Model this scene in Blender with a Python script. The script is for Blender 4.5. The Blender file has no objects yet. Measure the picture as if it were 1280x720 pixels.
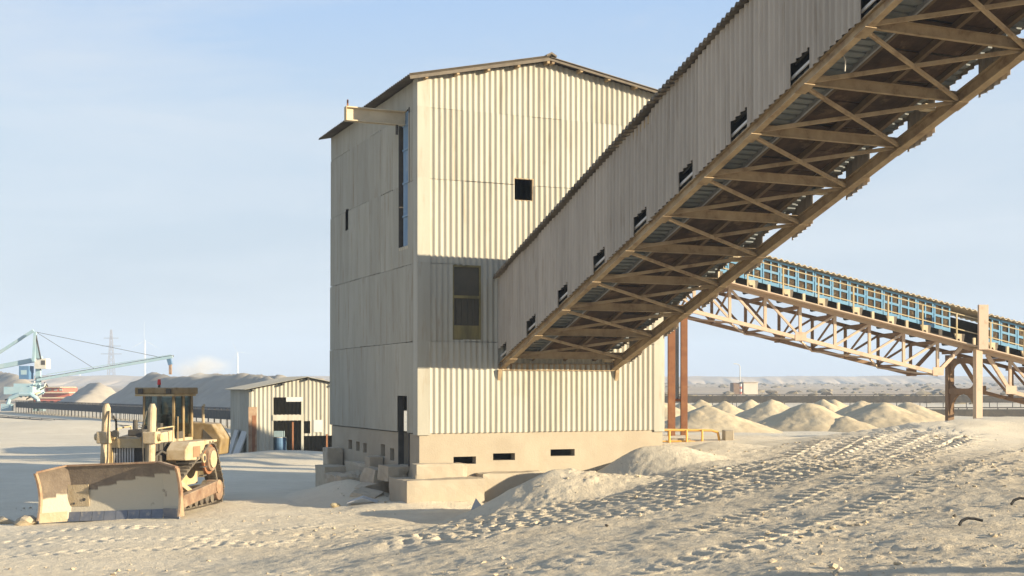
import bpy, bmesh, math, random
import numpy as np
from mathutils import Vector, Matrix

# ------------------------------------------------------------------ camera, sky, sun, exposure
sc = bpy.context.scene
F, HOR, CAMZ = 1577.0, 485.0, 3.5            # focal length in px of a 1280 px frame, horizon row, eye height
cam = bpy.data.cameras.new('camera')
cam.sensor_width = 36.0
cam.lens = F / 1280 * 36.0
cam.shift_y = (HOR - 360) / 1280
cam.clip_start, cam.clip_end = 0.1, 9000
camo = bpy.data.objects.new('camera', cam)
camo.location = (0, 0, CAMZ); camo.rotation_euler = (math.pi/2, 0, 0)
sc.collection.objects.link(camo); sc.camera = camo

SUN_AZ, SUN_EL = math.radians(110.0), math.radians(13.0)
to_sun = Vector((math.sin(SUN_AZ)*math.cos(SUN_EL), math.cos(SUN_AZ)*math.cos(SUN_EL), math.sin(SUN_EL)))
world = bpy.data.worlds.new('World'); sc.world = world; world.use_nodes = True
wn, wl = world.node_tree.nodes, world.node_tree.links
sky = wn.new('ShaderNodeTexSky'); sky.sky_type = 'NISHITA'; sky.sun_disc = False
sky.sun_elevation, sky.sun_rotation = SUN_EL, SUN_AZ
sky.air_density, sky.dust_density, sky.ozone_density, sky.altitude = 1.0, 0.7, 1.0, 0
# thin high cirrus: a veil that whitens and evens out the clear sky, streaky
wtc = wn.new('ShaderNodeTexCoord')
wmap = wn.new('ShaderNodeMapping'); wmap.inputs['Rotation'].default_value = (0, math.radians(-14), 0.2); wmap.inputs['Scale'].default_value = (1.0, 1.0, 6.0)
wnoise = wn.new('ShaderNodeTexNoise'); wnoise.inputs['Scale'].default_value = 2.2; wnoise.inputs['Detail'].default_value = 7; wnoise.inputs['Roughness'].default_value = 0.6; wnoise.inputs['Distortion'].default_value = 0.5
wramp = wn.new('ShaderNodeMapRange'); wramp.inputs['From Min'].default_value = 0.42; wramp.inputs['From Max'].default_value = 0.66; wramp.inputs['To Min'].default_value = 0.0; wramp.inputs['To Max'].default_value = 0.65
wsep = wn.new('ShaderNodeSeparateXYZ')
wgrad = wn.new('ShaderNodeValToRGB'); _cr = wgrad.color_ramp
_cr.elements[0].position = 0.0; _cr.elements[0].color = (0.545, 0.56, 0.635, 1); _cr.elements[1].position = 1.0; _cr.elements[1].color = (0.10, 0.20, 0.42, 1)
for _p, _c in ((0.04, (0.53, 0.575, 0.67)), (0.12, (0.58, 0.67, 0.785)), (0.20, (0.59, 0.72, 0.87)), (0.30, (0.43, 0.63, 0.95)), (0.6, (0.20, 0.37, 0.68))):
    _e = _cr.elements.new(_p); _e.color = (*_c, 1)
wgain = wn.new('ShaderNodeVectorMath'); wgain.operation = 'SCALE'; wgain.inputs['Scale'].default_value = 4.5
wl.new(wtc.outputs['Generated'], wsep.inputs[0]); wl.new(wsep.outputs['Z'], wgrad.inputs['Fac'])
wmix = wn.new('ShaderNodeMix'); wmix.data_type = 'RGBA'; wl.new(wgain.outputs[0], wmix.inputs[7])
bg = wn['Background']; bg.inputs['Strength'].default_value = 0.083
wcl = wn.new('ShaderNodeMix'); wcl.data_type = 'RGBA'; wcl.inputs[7].default_value = (0.77, 0.82, 0.90, 1)     # cirrus white
wmix.inputs[0].default_value = 0.88
wl.new(wtc.outputs['Generated'], wmap.inputs['Vector']); wl.new(wmap.outputs[0], wnoise.inputs['Vector'])
wl.new(wnoise.outputs['Fac'], wramp.inputs['Value']); wl.new(wramp.outputs[0], wcl.inputs[0]); wl.new(wgrad.outputs['Color'], wcl.inputs[6])
wl.new(wcl.outputs[2], wgain.inputs[0])
wl.new(sky.outputs[0], wmix.inputs[6]); wl.new(wmix.outputs[2], bg.inputs['Color'])

sun = bpy.data.lights.new('sun', 'SUN'); sun.energy = 5.0; sun.angle = math.radians(0.6); sun.color = (1.0, 0.85, 0.61)
suno = bpy.data.objects.new('sun', sun); suno.rotation_euler = (-to_sun).to_track_quat('-Z', 'Y').to_euler(); suno.location = (60, -20, 40)
sc.collection.objects.link(suno)
sc.view_settings.view_transform = 'Standard'; sc.view_settings.look = 'None'
sc.view_settings.gamma = 1.0; sc.view_settings.use_curve_mapping = False
sc.view_settings.exposure = 1.33
sc.render.film_transparent = False
sc.cycles.volume_bounces = 1; sc.cycles.max_bounces = 6; sc.cycles.diffuse_bounces = 4

# ------------------------------------------------------------------ helpers
C = sc.collection
rng = random.Random(7)
R = math.radians

def at(px, py, Y):
    """world point seen at photo pixel (px, py) when it stands Y metres away"""
    return Vector(((px-640)/F*Y, Y, CAMZ + (HOR-py)/F*Y))

def tag(o, label=None, cat=None, group=None, kind=None):
    if label: o['label'] = label
    if cat: o['category'] = cat
    if group: o['group'] = group
    if kind: o['kind'] = kind
    return o

def empty(name, loc=(0,0,0), rz=0.0, label=None, cat=None, group=None):
    o = bpy.data.objects.new(name, None); C.objects.link(o)
    o.location = loc; o.rotation_euler = (0,0,rz); o.empty_display_size = 0.2
    return tag(o, label, cat, group)

def link(name, mesh, parent=None, loc=None, rot=None):
    o = bpy.data.objects.new(name, mesh); C.objects.link(o)
    if parent: o.parent = parent
    if loc is not None: o.location = loc
    if rot is not None: o.rotation_euler = rot
    return o

def copy_tree(o, parent=None):
    c = o.copy(); C.objects.link(c); c.parent = parent
    for ch in list(o.children): copy_tree(ch, c)
    return c

class MB:
    def __init__(s): s.v, s.f = [], []
    def add(s, vs, fs):
        n = len(s.v); s.v += [tuple(v) for v in vs]; s.f += [tuple(i+n for i in f) for f in fs]; return s
    def box(s, x0, x1, y0, y1, z0, z1, jit=0.0):
        vs = [(x, y, z) for z in (z0, z1) for (x, y) in ((x0,y0),(x1,y0),(x1,y1),(x0,y1))]
        if jit: vs = [tuple(c + rng.uniform(-jit, jit) for c in v) for v in vs]
        return s.add(vs, [(3,2,1,0),(4,5,6,7),(0,1,5,4),(1,2,6,5),(2,3,7,6),(3,0,4,7)])
    def hexa(s, pts):
        return s.add(pts, [(3,2,1,0),(4,5,6,7),(0,1,5,4),(1,2,6,5),(2,3,7,6),(3,0,4,7)])
    def frame(s, p, q, up=(0,0,1)):
        p, q = Vector(p), Vector(q); d = (q-p).normalized(); up = Vector(up)
        if abs(d.dot(up)) > 0.98: up = Vector((0,1,0)) if abs(d.y) < 0.9 else Vector((1,0,0))
        a = d.cross(up).normalized(); b = a.cross(d).normalized()
        return p, q, a, b
    def beam(s, p, q, w, h, up=(0,0,1)):
        p, q, a, b = s.frame(p, q, up)
        vs = [c + a*sx*w/2 + b*sy*h/2 for c in (p, q) for (sx, sy) in ((-1,-1),(1,-1),(1,1),(-1,1))]
        return s.add(vs, [(3,2,1,0),(4,5,6,7),(0,1,5,4),(1,2,6,5),(2,3,7,6),(3,0,4,7)])
    def ibeam(s, p, q, w, h, t=0.02, up=(0,0,1)):
        p, q, a, b = s.frame(p, q, up)
        s.beam(p + b*(h/2-t/2), q + b*(h/2-t/2), w, t, up); s.beam(p - b*(h/2-t/2), q - b*(h/2-t/2), w, t, up)
        return s.beam(p, q, t*0.8, h-2*t, up)
    def angle(s, p, q, w, t=0.012, up=(0,0,1)):
        p, q, a, b = s.frame(p, q, up)
        s.beam(p - b*w/2, q - b*w/2, w, t, up); return s.beam(p + a*w/2, q + a*w/2, t, w, up)
    def tube(s, p, q, r, r2=None, n=10, caps=True):
        r2 = r if r2 is None else r2
        p, q, a, b = s.frame(p, q)
        vs = [c + (a*math.cos(i*2*math.pi/n) + b*math.sin(i*2*math.pi/n))*rr for c, rr in ((p, r), (q, r2)) for i in range(n)]
        fs = [(i, (i+1) % n, n+(i+1) % n, n+i) for i in range(n)]
        if caps: fs += [tuple(range(n-1, -1, -1)), tuple(range(n, 2*n))]
        return s.add(vs, fs)
    def path(s, pts, r, n=8):
        for a, b in zip(pts[:-1], pts[1:]): s.tube(a, b, r, n=n)
        return s
    def prism(s, prof, ax, lo, hi):
        """polygon prof [(a, b)] extruded along axis ax ('x','y','z') from lo to hi"""
        n = len(prof)
        def P(a, b, c): return {'x': (c, a, b), 'y': (a, c, b), 'z': (a, b, c)}[ax]
        vs = [P(a, b, lo) for a, b in prof] + [P(a, b, hi) for a, b in prof]
        return s.add(vs, [tuple(range(n-1, -1, -1)), tuple(range(n, 2*n))] + [(i, (i+1) % n, n+(i+1) % n, n+i) for i in range(n)])
    def mesh(s, name, mat, smooth=False):
        me = bpy.data.meshes.new(name); me.from_pydata(s.v, [], s.f); me.materials.append(mat)
        bm = bmesh.new(); bm.from_mesh(me); bmesh.ops.recalc_face_normals(bm, faces=bm.faces); bm.to_mesh(me); bm.free()
        if smooth: me.shade_smooth() if hasattr(me, 'shade_smooth') else None
        me.update(); return me
    def build(s, name, mat, parent=None, smooth=False, bevel=0.0):
        o = link(name, s.mesh(name, mat, smooth), parent)
        if bevel:
            m = o.modifiers.new('bevel', 'BEVEL'); m.width = bevel; m.segments = 2; m.limit_method = 'ANGLE'
        return o

def cell_mesh(name, mat, xs, zcuts, solid, yfun, thick):
    """sheet in local x (width) and z (height): columns xs, zcuts(x)->heights, solid(i, j) says which cells exist"""
    vid, vs, fs = {}, [], []
    nz = len(zcuts(xs[0])); cols = [zcuts(x) for x in xs]
    def V(i, j, sd):
        k = (i, j, sd)
        if k not in vid:
            vid[k] = len(vs); vs.append((xs[i], yfun(xs[i]) + (thick if sd else 0.0), cols[i][j]))
        return vid[k]
    ok = [[solid(i, j) for j in range(nz-1)] for i in range(len(xs)-1)]
    def S(i, j): return 0 <= i < len(xs)-1 and 0 <= j < nz-1 and ok[i][j]
    for i in range(len(xs)-1):
        for j in range(nz-1):
            if not ok[i][j]: continue
            fs.append((V(i,j,0), V(i+1,j,0), V(i+1,j+1,0), V(i,j+1,0)))
            fs.append((V(i,j+1,1), V(i+1,j+1,1), V(i+1,j,1), V(i,j,1)))
            if not S(i-1, j): fs.append((V(i,j,0), V(i,j+1,0), V(i,j+1,1), V(i,j,1)))
            if not S(i+1, j): fs.append((V(i+1,j+1,0), V(i+1,j,0), V(i+1,j,1), V(i+1,j+1,1)))
            if not S(i, j-1): fs.append((V(i+1,j,0), V(i,j,0), V(i,j,1), V(i+1,j,1)))
            if not S(i, j+1): fs.append((V(i,j+1,0), V(i+1,j+1,0), V(i+1,j+1,1), V(i,j+1,1)))
    me = bpy.data.meshes.new(name); me.from_pydata(vs, [], fs); me.materials.append(mat); me.update()
    return me

def sheet(name, mat, x0, x1, z0, z1, holes=(), pitch=0.177, amp=0.025, k=0.0, top=None, thick=0.006, ns=8, flat=False):
    """corrugated sheet; holes (xa, xb, za, zb); k = slope of the sheet's foot; top(x) clips the upper edge"""
    xs = [x0, x1] if flat else list(np.arange(math.ceil(x0/(pitch/ns))*(pitch/ns), x1, pitch/ns)) + [x0, x1]
    hs = [h for h in holes if h[0] < x1 and h[1] > x0 and h[2] < z1 and h[3] > z0]
    for h in hs: xs += [x for x in h[:2] if x0 < x < x1]
    if flat and top: xs += list(np.linspace(x0, x1, 5))
    xs = sorted(set(round(x, 5) for x in xs)); xs = [x for i, x in enumerate(xs) if i == 0 or x-xs[i-1] > 1e-4]
    zz = sorted(set([z0, z1] + [z for h in hs for z in h[2:] if z0 < z < z1]))
    def zc(x):
        t = top(x) if top else 1e9
        return [min(z, t) + k*x for z in zz]
    def solid(i, j):
        xm, zm = (xs[i]+xs[i+1])/2, (zz[j]+zz[j+1])/2
        if top and zz[j] >= top(xm): return False
        return not any(h[0] < xm < h[1] and h[2] < zm < h[3] for h in hs)
    yf = (lambda x: 0.0) if flat else (lambda x: amp*math.cos(2*math.pi*x/pitch))
    return cell_mesh(name, mat, xs, zc, solid, yf, thick)

# ------------------------------------------------------------------ materials
def mat(name, c1, c2, scale=2.0, rough=0.85, bump=0.25, bscale=30, metal=0.0, stretch=(1,1,1), rnd=0.06,
        stain=None, stain_amt=0.5, stain_scale=1.5, stain_stretch=(1,1,1), dust=None, dust_amt=0.7, lo=0.35, hi=0.65, spec=0.3, alpha_tr=0):
    m = bpy.data.materials.new(name); m.use_nodes = True
    n, l = m.node_tree.nodes, m.node_tree.links
    b = n['Principled BSDF']; b.inputs['Roughness'].default_value = rough; b.inputs['Metallic'].default_value = metal
    b.inputs['Specular IOR Level'].default_value = spec
    if alpha_tr: b.inputs['Transmission Weight'].default_value = alpha_tr
    tc = n.new('ShaderNodeTexCoord'); oi = n.new('ShaderNodeObjectInfo')
    off = n.new('ShaderNodeVectorMath'); off.operation = 'MULTIPLY_ADD'
    comb = n.new('ShaderNodeCombineXYZ')
    mul = n.new('ShaderNodeMath'); mul.operation = 'MULTIPLY'; mul.inputs[1].default_value = 37.0
    l.new(oi.outputs['Random'], mul.inputs[0])
    for i in range(3): l.new(mul.outputs[0], comb.inputs[i])
    l.new(tc.outputs['Object'], off.inputs[0]); off.inputs[1].default_value = (1,1,1); l.new(comb.outputs[0], off.inputs[2])
    def noise(sc_, st, det=6, ro=0.6):
        mp = n.new('ShaderNodeMapping'); mp.inputs['Scale'].default_value = st; l.new(off.outputs[0], mp.inputs['Vector'])
        no = n.new('ShaderNodeTexNoise'); no.inputs['Scale'].default_value = sc_; no.inputs['Detail'].default_value = det; no.inputs['Roughness'].default_value = ro
        l.new(mp.outputs[0], no.inputs['Vector']); return no
    def rampnode(src, a, b_, t0=0.0, t1=1.0):
        r = n.new('ShaderNodeMapRange'); r.inputs['From Min'].default_value = a; r.inputs['From Max'].default_value = b_
        r.inputs['To Min'].default_value = t0; r.inputs['To Max'].default_value = t1; l.new(src, r.inputs['Value']); return r.outputs[0]
    def mix(fac, ca, cb):
        x = n.new('ShaderNodeMix'); x.data_type = 'RGBA'
        l.new(fac, x.inputs[0])
        for i, c in ((6, ca), (7, cb)):
            if isinstance(c, tuple): x.inputs[i].default_value = (*c, 1)
            else: l.new(c, x.inputs[i])
        return x.outputs[2]
    col = mix(rampnode(noise(scale, stretch).outputs['Fac'], lo, hi), c1, c2)
    if stain:
        col = mix(rampnode(noise(stain_scale, stain_stretch, 5, 0.65).outputs['Fac'], 0.55, 0.72, 0, stain_amt), col, stain)
    if dust:
        g = n.new('ShaderNodeNewGeometry'); sp = n.new('ShaderNodeSeparateXYZ'); l.new(g.outputs['Normal'], sp.inputs[0])
        up = rampnode(sp.outputs['Z'], -0.1, 0.8, 0.25, 1.0)
        nn = rampnode(noise(3.5, (1,1,1)).outputs['Fac'], 0.34, 0.6, 0, dust_amt)
        mm = n.new('ShaderNodeMath'); mm.operation = 'MULTIPLY'; l.new(up, mm.inputs[0]); l.new(nn, mm.inputs[1])
        col = mix(mm.outputs[0], col, dust)
    if rnd:
        hv = n.new('ShaderNodeHueSaturation'); l.new(col, hv.inputs['Color'])
        l.new(rampnode(oi.outputs['Random'], 0, 1, 1-rnd, 1+rnd), hv.inputs['Value']); col = hv.outputs[0]
    l.new(col, b.inputs['Base Color'])
    if bump:
        bn = noise(bscale, (1,1,1), 4, 0.6); bp = n.new('ShaderNodeBump'); bp.inputs['Strength'].default_value = bump; bp.inputs['Distance'].default_value = 0.02
        l.new(bn.outputs['Fac'], bp.inputs['Height']); l.new(bp.outputs[0], b.inputs['Normal'])
    return m

SAND = (0.52, 0.44, 0.315)
M = {}
M['sheet'] = mat('cement_sheet', (0.415,0.395,0.33), (0.35,0.33,0.27), 1.2, 0.9, 0.15, 60, stretch=(2,2,0.25), rnd=0.08, stain=(0.27,0.21,0.14), stain_amt=0.55, stain_scale=2.2, stain_stretch=(2.5,2.5,0.3))
M['gsheet'] = mat('gallery_sheet', (0.45,0.395,0.325), (0.38,0.33,0.27), 1.6, 0.9, 0.15, 60, stretch=(3,3,0.3), rnd=0.10, stain=(0.24,0.18,0.12), stain_amt=0.4, stain_scale=2.6, stain_stretch=(3,3,0.35))
M['roof'] = mat('roof_sheet', (0.16,0.135,0.105), (0.11,0.092,0.072), 2.5, 0.9, 0.3, 40, rnd=0.12, dust=SAND, dust_amt=0.2)
M['concrete'] = mat('concrete', (0.40,0.345,0.26), (0.345,0.29,0.215), 1.0, 0.95, 0.35, 25, rnd=0.04, stain=(0.36,0.28,0.19), stain_amt=0.35, stain_scale=1.3, stain_stretch=(1.5,1.5,0.5))
M['concrete2'] = mat('rough_concrete', (0.44,0.375,0.285), (0.35,0.295,0.22), 2.0, 0.95, 0.7, 14, rnd=0.08, dust=SAND, dust_amt=0.8)
M['steel'] = mat('dusty_steel', (0.40,0.30,0.18), (0.28,0.20,0.115), 3.0, 0.8, 0.3, 40, rnd=0.08, stain=(0.17,0.10,0.055), stain_amt=0.6, stain_scale=3.0)
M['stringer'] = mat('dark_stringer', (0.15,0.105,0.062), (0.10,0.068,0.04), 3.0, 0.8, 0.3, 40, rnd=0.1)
M['pan'] = mat('rusty_pan', (0.035,0.021,0.013), (0.085,0.05,0.03), 2.2, 0.9, 0.5, 18, rnd=0.18, stain=(0.30,0.21,0.12), stain_amt=0.45, stain_scale=2.0)
M['plate'] = mat('walkway_plate', (0.125,0.145,0.155), (0.17,0.18,0.175), 3.0, 0.7, 0.3, 40, rnd=0.15, stain=(0.20,0.16,0.10), stain_amt=0.5)
M['trim'] = mat('grey_angle', (0.28,0.29,0.30), (0.22,0.22,0.22), 3.0, 0.7, 0.2, 40)
M['bar'] = mat('pale_bar', (0.62,0.60,0.56), (0.5,0.48,0.44), 3.0, 0.7, 0.2, 40)
M['dark'] = mat('dark_steel', (0.055,0.05,0.045), (0.09,0.08,0.065), 3.0, 0.8, 0.3, 30, rnd=0.1)
M['rubber'] = mat('black_belt', (0.022,0.022,0.022), (0.04,0.037,0.033), 3.0, 0.8, 0.2, 30, dust=SAND, dust_amt=0.25)
M['olive'] = mat('olive_translucent_sheet', (0.20,0.16,0.055), (0.10,0.085,0.035), 1.6, 0.5, 0.2, 30, stretch=(3,3,0.5), stain=(0.30,0.24,0.09), stain_amt=0.6, spec=0.5)
M['olive_dark'] = mat('dark_pane', (0.045,0.04,0.03), (0.07,0.06,0.04), 1.6, 0.35, 0.1, 30, spec=0.5)
M['blue_sheet'] = mat('faded_blue_sheet', (0.13,0.22,0.33), (0.20,0.29,0.38), 1.5, 0.7, 0.3, 10, stretch=(2,2,0.5), stain=(0.35,0.36,0.36), stain_amt=0.6)
M['blue'] = mat('blue_paint', (0.125,0.30,0.47), (0.165,0.335,0.49), 2.0, 0.6, 0.15, 40, rnd=0.05, stain=(0.46,0.46,0.40), stain_amt=0.35, stain_scale=3)
M['mesh'] = mat('dark_mesh_pane', (0.05,0.035,0.02), (0.10,0.07,0.04), 9.0, 0.9, 0.3, 60, rnd=0.25, stain=(0.28,0.22,0.13), stain_amt=0.5, stain_scale=9)
M['yellow'] = mat('yellow_rail', (0.42,0.33,0.17), (0.46,0.38,0.24), 3.0, 0.6, 0.2, 40, rnd=0.05, stain=(0.5,0.42,0.3), stain_amt=0.5)
M['orange'] = mat('orange_rail', (0.72,0.36,0.05), (0.66,0.38,0.10), 3.0, 0.6, 0.2, 40, rnd=0.05, dust=SAND, dust_amt=0.4)
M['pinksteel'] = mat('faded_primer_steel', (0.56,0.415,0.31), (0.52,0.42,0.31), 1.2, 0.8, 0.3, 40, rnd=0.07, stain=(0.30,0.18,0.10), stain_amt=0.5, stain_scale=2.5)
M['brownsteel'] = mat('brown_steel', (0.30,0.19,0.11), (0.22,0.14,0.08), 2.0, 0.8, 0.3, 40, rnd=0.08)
M['cream'] = mat('cream_bracket', (0.62,0.52,0.36), (0.52,0.43,0.29), 3.0, 0.8, 0.2, 40)
M['rust'] = mat('rusty_column', (0.20,0.085,0.042), (0.27,0.125,0.06), 2.5, 0.85, 0.4, 30, rnd=0.06, stain=(0.16,0.07,0.035), stain_amt=0.6, stain_scale=2, stain_stretch=(2,2,0.4))
M['pipe'] = mat('grey_green_pipe', (0.38,0.42,0.40), (0.30,0.34,0.33), 2.5, 0.6, 0.2, 40)
M['caked'] = mat('caked_yellow_paint', (0.40,0.285,0.125), (0.45,0.36,0.21), 2.4, 0.85, 0.5, 22, rnd=0.05, stain=(0.22,0.13,0.06), stain_amt=0.45, stain_scale=4, dust=SAND, dust_amt=0.9)
M['caked_pale'] = mat('dust_caked_cream_paint', (0.47,0.38,0.25), (0.36,0.265,0.145), 3.0, 0.9, 0.6, 22, rnd=0.05, stain=(0.26,0.17,0.09), stain_amt=0.4, stain_scale=4, dust=SAND, dust_amt=0.9)
M['yellowpaint'] = mat('worn_yellow_paint', (0.25,0.17,0.065), (0.18,0.12,0.05), 2.0, 0.6, 0.3, 25, rnd=0.05, stain=(0.16,0.10,0.05), stain_amt=0.5, dust=SAND, dust_amt=0.6)
M['track'] = mat('track_steel', (0.06,0.05,0.042), (0.10,0.085,0.068), 5.0, 0.7, 0.4, 30, dust=SAND, dust_amt=0.55)
M['rustsand'] = mat('sandy_rust_steel', (0.20,0.105,0.06), (0.33,0.225,0.14), 3.0, 0.9, 0.6, 20, dust=SAND, dust_amt=0.5)
M['edge'] = mat('worn_blue_steel_edge', (0.14,0.155,0.19), (0.22,0.22,0.23), 3.0, 0.5, 0.2, 40, metal=0.3, stain=SAND, stain_amt=0.6, stain_scale=4)
M['armsteel'] = mat('brown_arm_steel', (0.15,0.085,0.055), (0.22,0.14,0.09), 3.0, 0.85, 0.5, 20, dust=SAND, dust_amt=0.45, stain=(0.36,0.28,0.19), stain_amt=0.5, stain_scale=3)
M['black'] = mat('black_rubber_scrap', (0.012,0.012,0.012), (0.02,0.02,0.02), 3.0, 0.7, 0.1, 30)
M['glass'] = mat('cab_glass', (0.24,0.33,0.30), (0.3,0.38,0.35), 2.0, 0.05, 0.0, 30, spec=0.5, alpha_tr=1.0)
M['red'] = mat('red_lens', (0.55,0.03,0.03), (0.45,0.02,0.02), 3.0, 0.3, 0.0)
M['lblue'] = mat('pale_blue_paint', (0.30,0.44,0.49), (0.38,0.48,0.51), 1.0, 0.7, 0.2, 20, rnd=0.06)
M['dblue'] = mat('deep_blue_paint', (0.08,0.17,0.30), (0.11,0.20,0.32), 1.0, 0.6, 0.2, 20)
M['white'] = mat('weathered_white', (0.66,0.64,0.58), (0.56,0.53,0.46), 1.5, 0.8, 0.2, 20)
M['redwall'] = mat('red_render', (0.50,0.16,0.11), (0.42,0.14,0.10), 0.4, 0.9, 0.2, 5)
M['pylon'] = mat('galvanised_lattice', (0.30,0.27,0.26), (0.24,0.22,0.21), 0.2, 0.7, 0.0)
M['pile'] = mat('phosphate_heap', (0.56,0.465,0.31), (0.48,0.39,0.255), 0.8, 0.97, 0.9, 7, rnd=0.05, stain=(0.44,0.365,0.26), stain_amt=0.3, stain_scale=5, spec=0.1)
M['farpile'] = mat('grey_stockpile', (0.40,0.355,0.285), (0.34,0.30,0.24), 0.3, 0.97, 0.8, 2, rnd=0.04, spec=0.1)
M['clod'] = mat('sand_clod', (0.50,0.42,0.30), (0.38,0.315,0.22), 6.0, 0.97, 0.5, 30, spec=0.1)
M['scrub'] = mat('desert_scrub', (0.20,0.17,0.115), (0.26,0.215,0.145), 0.5, 0.95, 0.0)
M['hut'] = mat('pale_hut_wall', (0.74,0.65,0.52), (0.70,0.60,0.47), 0.5, 0.9, 0.1, 10)
M['grey'] = mat('pale_grey_sheet', (0.42,0.42,0.41), (0.52,0.51,0.48), 2.0, 0.8, 0.2, 20)

# ------------------------------------------------------------------ terrain
def hash2(ix, iy, seed):
    n = (ix.astype(np.int64)*374761393 + iy.astype(np.int64)*668265263 + seed*974711) & 0x7fffffff
    n = ((n ^ (n >> 13))*1274126177) & 0x7fffffff
    return ((n ^ (n >> 16)) & 0xffff)/65535.0
def vnoise(x, y, seed=0):
    ix, iy = np.floor(x), np.floor(y); fx, fy = x-ix, y-iy
    fx = fx*fx*fx*(fx*(fx*6-15)+10); fy = fy*fy*fy*(fy*(fy*6-15)+10)
    a, b = hash2(ix, iy, seed), hash2(ix+1, iy, seed); c, d = hash2(ix, iy+1, seed), hash2(ix+1, iy+1, seed)
    return (a + (b-a)*fx)*(1-fy) + (c + (d-c)*fx)*fy - 0.5
def fbm(x, y, seed=0, o=4, g=0.5):
    s, a, f = 0, 1.0, 1.0
    for i in range(o):
        ca, sa = math.cos(0.7*i), math.sin(0.7*i)
        s = s + a*vnoise((x*ca - y*sa)*f + 17.3*i, (x*sa + y*ca)*f - 9.1*i, seed+i); a *= g; f *= 2.03
    return s
def sstep(a, b, x):
    t = np.clip((x-a)/(b-a), 0, 1); return t*t*(3-2*t)
def hump(X, Y, cx, cy, h, r, sx=1.0, sy=1.0, rot=0.0, p=0.35):
    dx, dy = X-cx, Y-cy; c, s = math.cos(rot), math.sin(rot)
    d = np.sqrt(((dx*c+dy*s)/sx)**2 + ((-dx*s+dy*c)/sy)**2)/r
    # a heap: straight flanks, rounded crown, soft foot
    d = np.sqrt(d*d + p*p*0.3) - p*0.3
    return h*(np.clip(1-d, 0, None)**1.25)
def base_h(X, Y):
    """large shape of the ground without fine relief"""
    wob = 0.9*fbm(X*0.12, Y*0.12, 3, 2)
    lo = np.clip(-9.0 + 0.62*(Y-20), -9.5, -0.2); hi = np.clip(9.5 - 0.28*(Y-20), 5.0, 9.5)
    z = 0.2 + 1.42*sstep(0, 1, (X + wob - lo)/(hi-lo)) - 0.22*sstep(-9.0, -12.8, X)*sstep(48, 38, Y) + 4.6*sstep(170, 900, Y) - 0.35*sstep(49, 55, Y)*sstep(3, 7, X)*sstep(400, 200, Y)
    z = z + 0.14*fbm(X*0.16, Y*0.16, 11, 3)*sstep(200, 60, Y)
    z = np.maximum(z, z + hump(X, Y, 1.0, 31.2, 0.95, 2.15, 1.3, 0.85, 0.3, 0.2))
    z = z + hump(X, Y, 3.3, 34.2, 0.72, 2.0, 1.25, 0.75, 0.1, 0.25)
    z = z + hump(X, Y, 6.1, 37.5, 0.30, 1.6)
    z = z + hump(X, Y, 10.9, 36.0, 0.30, 3.4, 1.8, 0.8) + hump(X, Y, 16.5, 40.5, 0.75, 5.0, 1.8, 0.7, 0.2) + 0.32*sstep(5.0, 12.0, X)*sstep(46, 39, Y)*sstep(16, 26, Y) + hump(X, Y, 13.4, 38.0, 0.2, 2.4)
    z = z + hump(X, Y, -1.0, 27.2, 0.16, 2.0, 1.7, 0.7, 0.6) + hump(X, Y, -2.4, 23.6, 0.14, 1.5, 1.6, 0.8, 0.5) + hump(X, Y, 0.2, 22.4, 0.12, 1.8, 1.5, 0.6, 0.3)
    # sand drifted against the west side of the tower and its footings
    z = z + hump(X, Y, -4.9, 37.6, 0.62, 2.0, 0.8, 1.9, 0.35) + hump(X, Y, -2.2, 34.3, 0.25, 1.8, 1.6, 0.6, 0.4)
    # bank out of frame on the right that shades the lower right corner
    z = z + hump(X + 1.6*fbm(X*0.5, Y*0.5, 66, 3), Y + 1.6*fbm(X*0.5, Y*0.5, 68, 3), 11.4, 12.4, 1.35, 4.2, 1.0, 1.5, -0.25) + hump(X, Y, 14.5, 19.5, 0.9, 4.2, 1.2, 1.0)
    # low banks out on the left pan
    z = z + hump(X, Y, -36.0, 100.0, 1.1, 7.0, 1.8, 0.8) + hump(X, Y, -52.0, 118.0, 1.0, 8.0, 1.6, 0.9) + hump(X, Y, -8.2, 57.3, 0.75, 3.4, 1.6, 0.6, 0.2) + hump(X, Y, -12.6, 56.2, 0.3, 2.5, 1.6, 0.6)
    return z
TRACKS = [  # (points, offsets of the wheel bands from the line, band width, print depth)
    ([(-2.5,22.6),(0.9,24.6),(3.4,25.9),(6.4,28.8),(9.5,32.6),(13.0,38.0),(17.0,45.0)], (-0.95, -0.1, 0.95), 0.78, 0.115),
    ([(-1.5,25.6),(1.6,26.9),(4.4,28.9),(7.5,32.0),(11.0,37.5),(14.0,43.0)], (0.0, 1.0), 0.74, 0.10),
    ([(0.6,16.0),(3.8,19.8),(7.0,24.2),(11.0,30.5),(15.5,38.0)], (-0.9, 0.9), 0.74, 0.08),
    ([(-16.0,29.6),(-11.0,29.2),(-6.5,28.0),(-2.0,25.6),(1.0,22.0)], (-0.9, 0.9), 0.62, 0.045),
    ([(-15.0,25.0),(-9.0,26.2),(-5.0,27.8),(-3.2,31.0)], (-0.9, 0.9), 0.6, 0.035),
]
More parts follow.
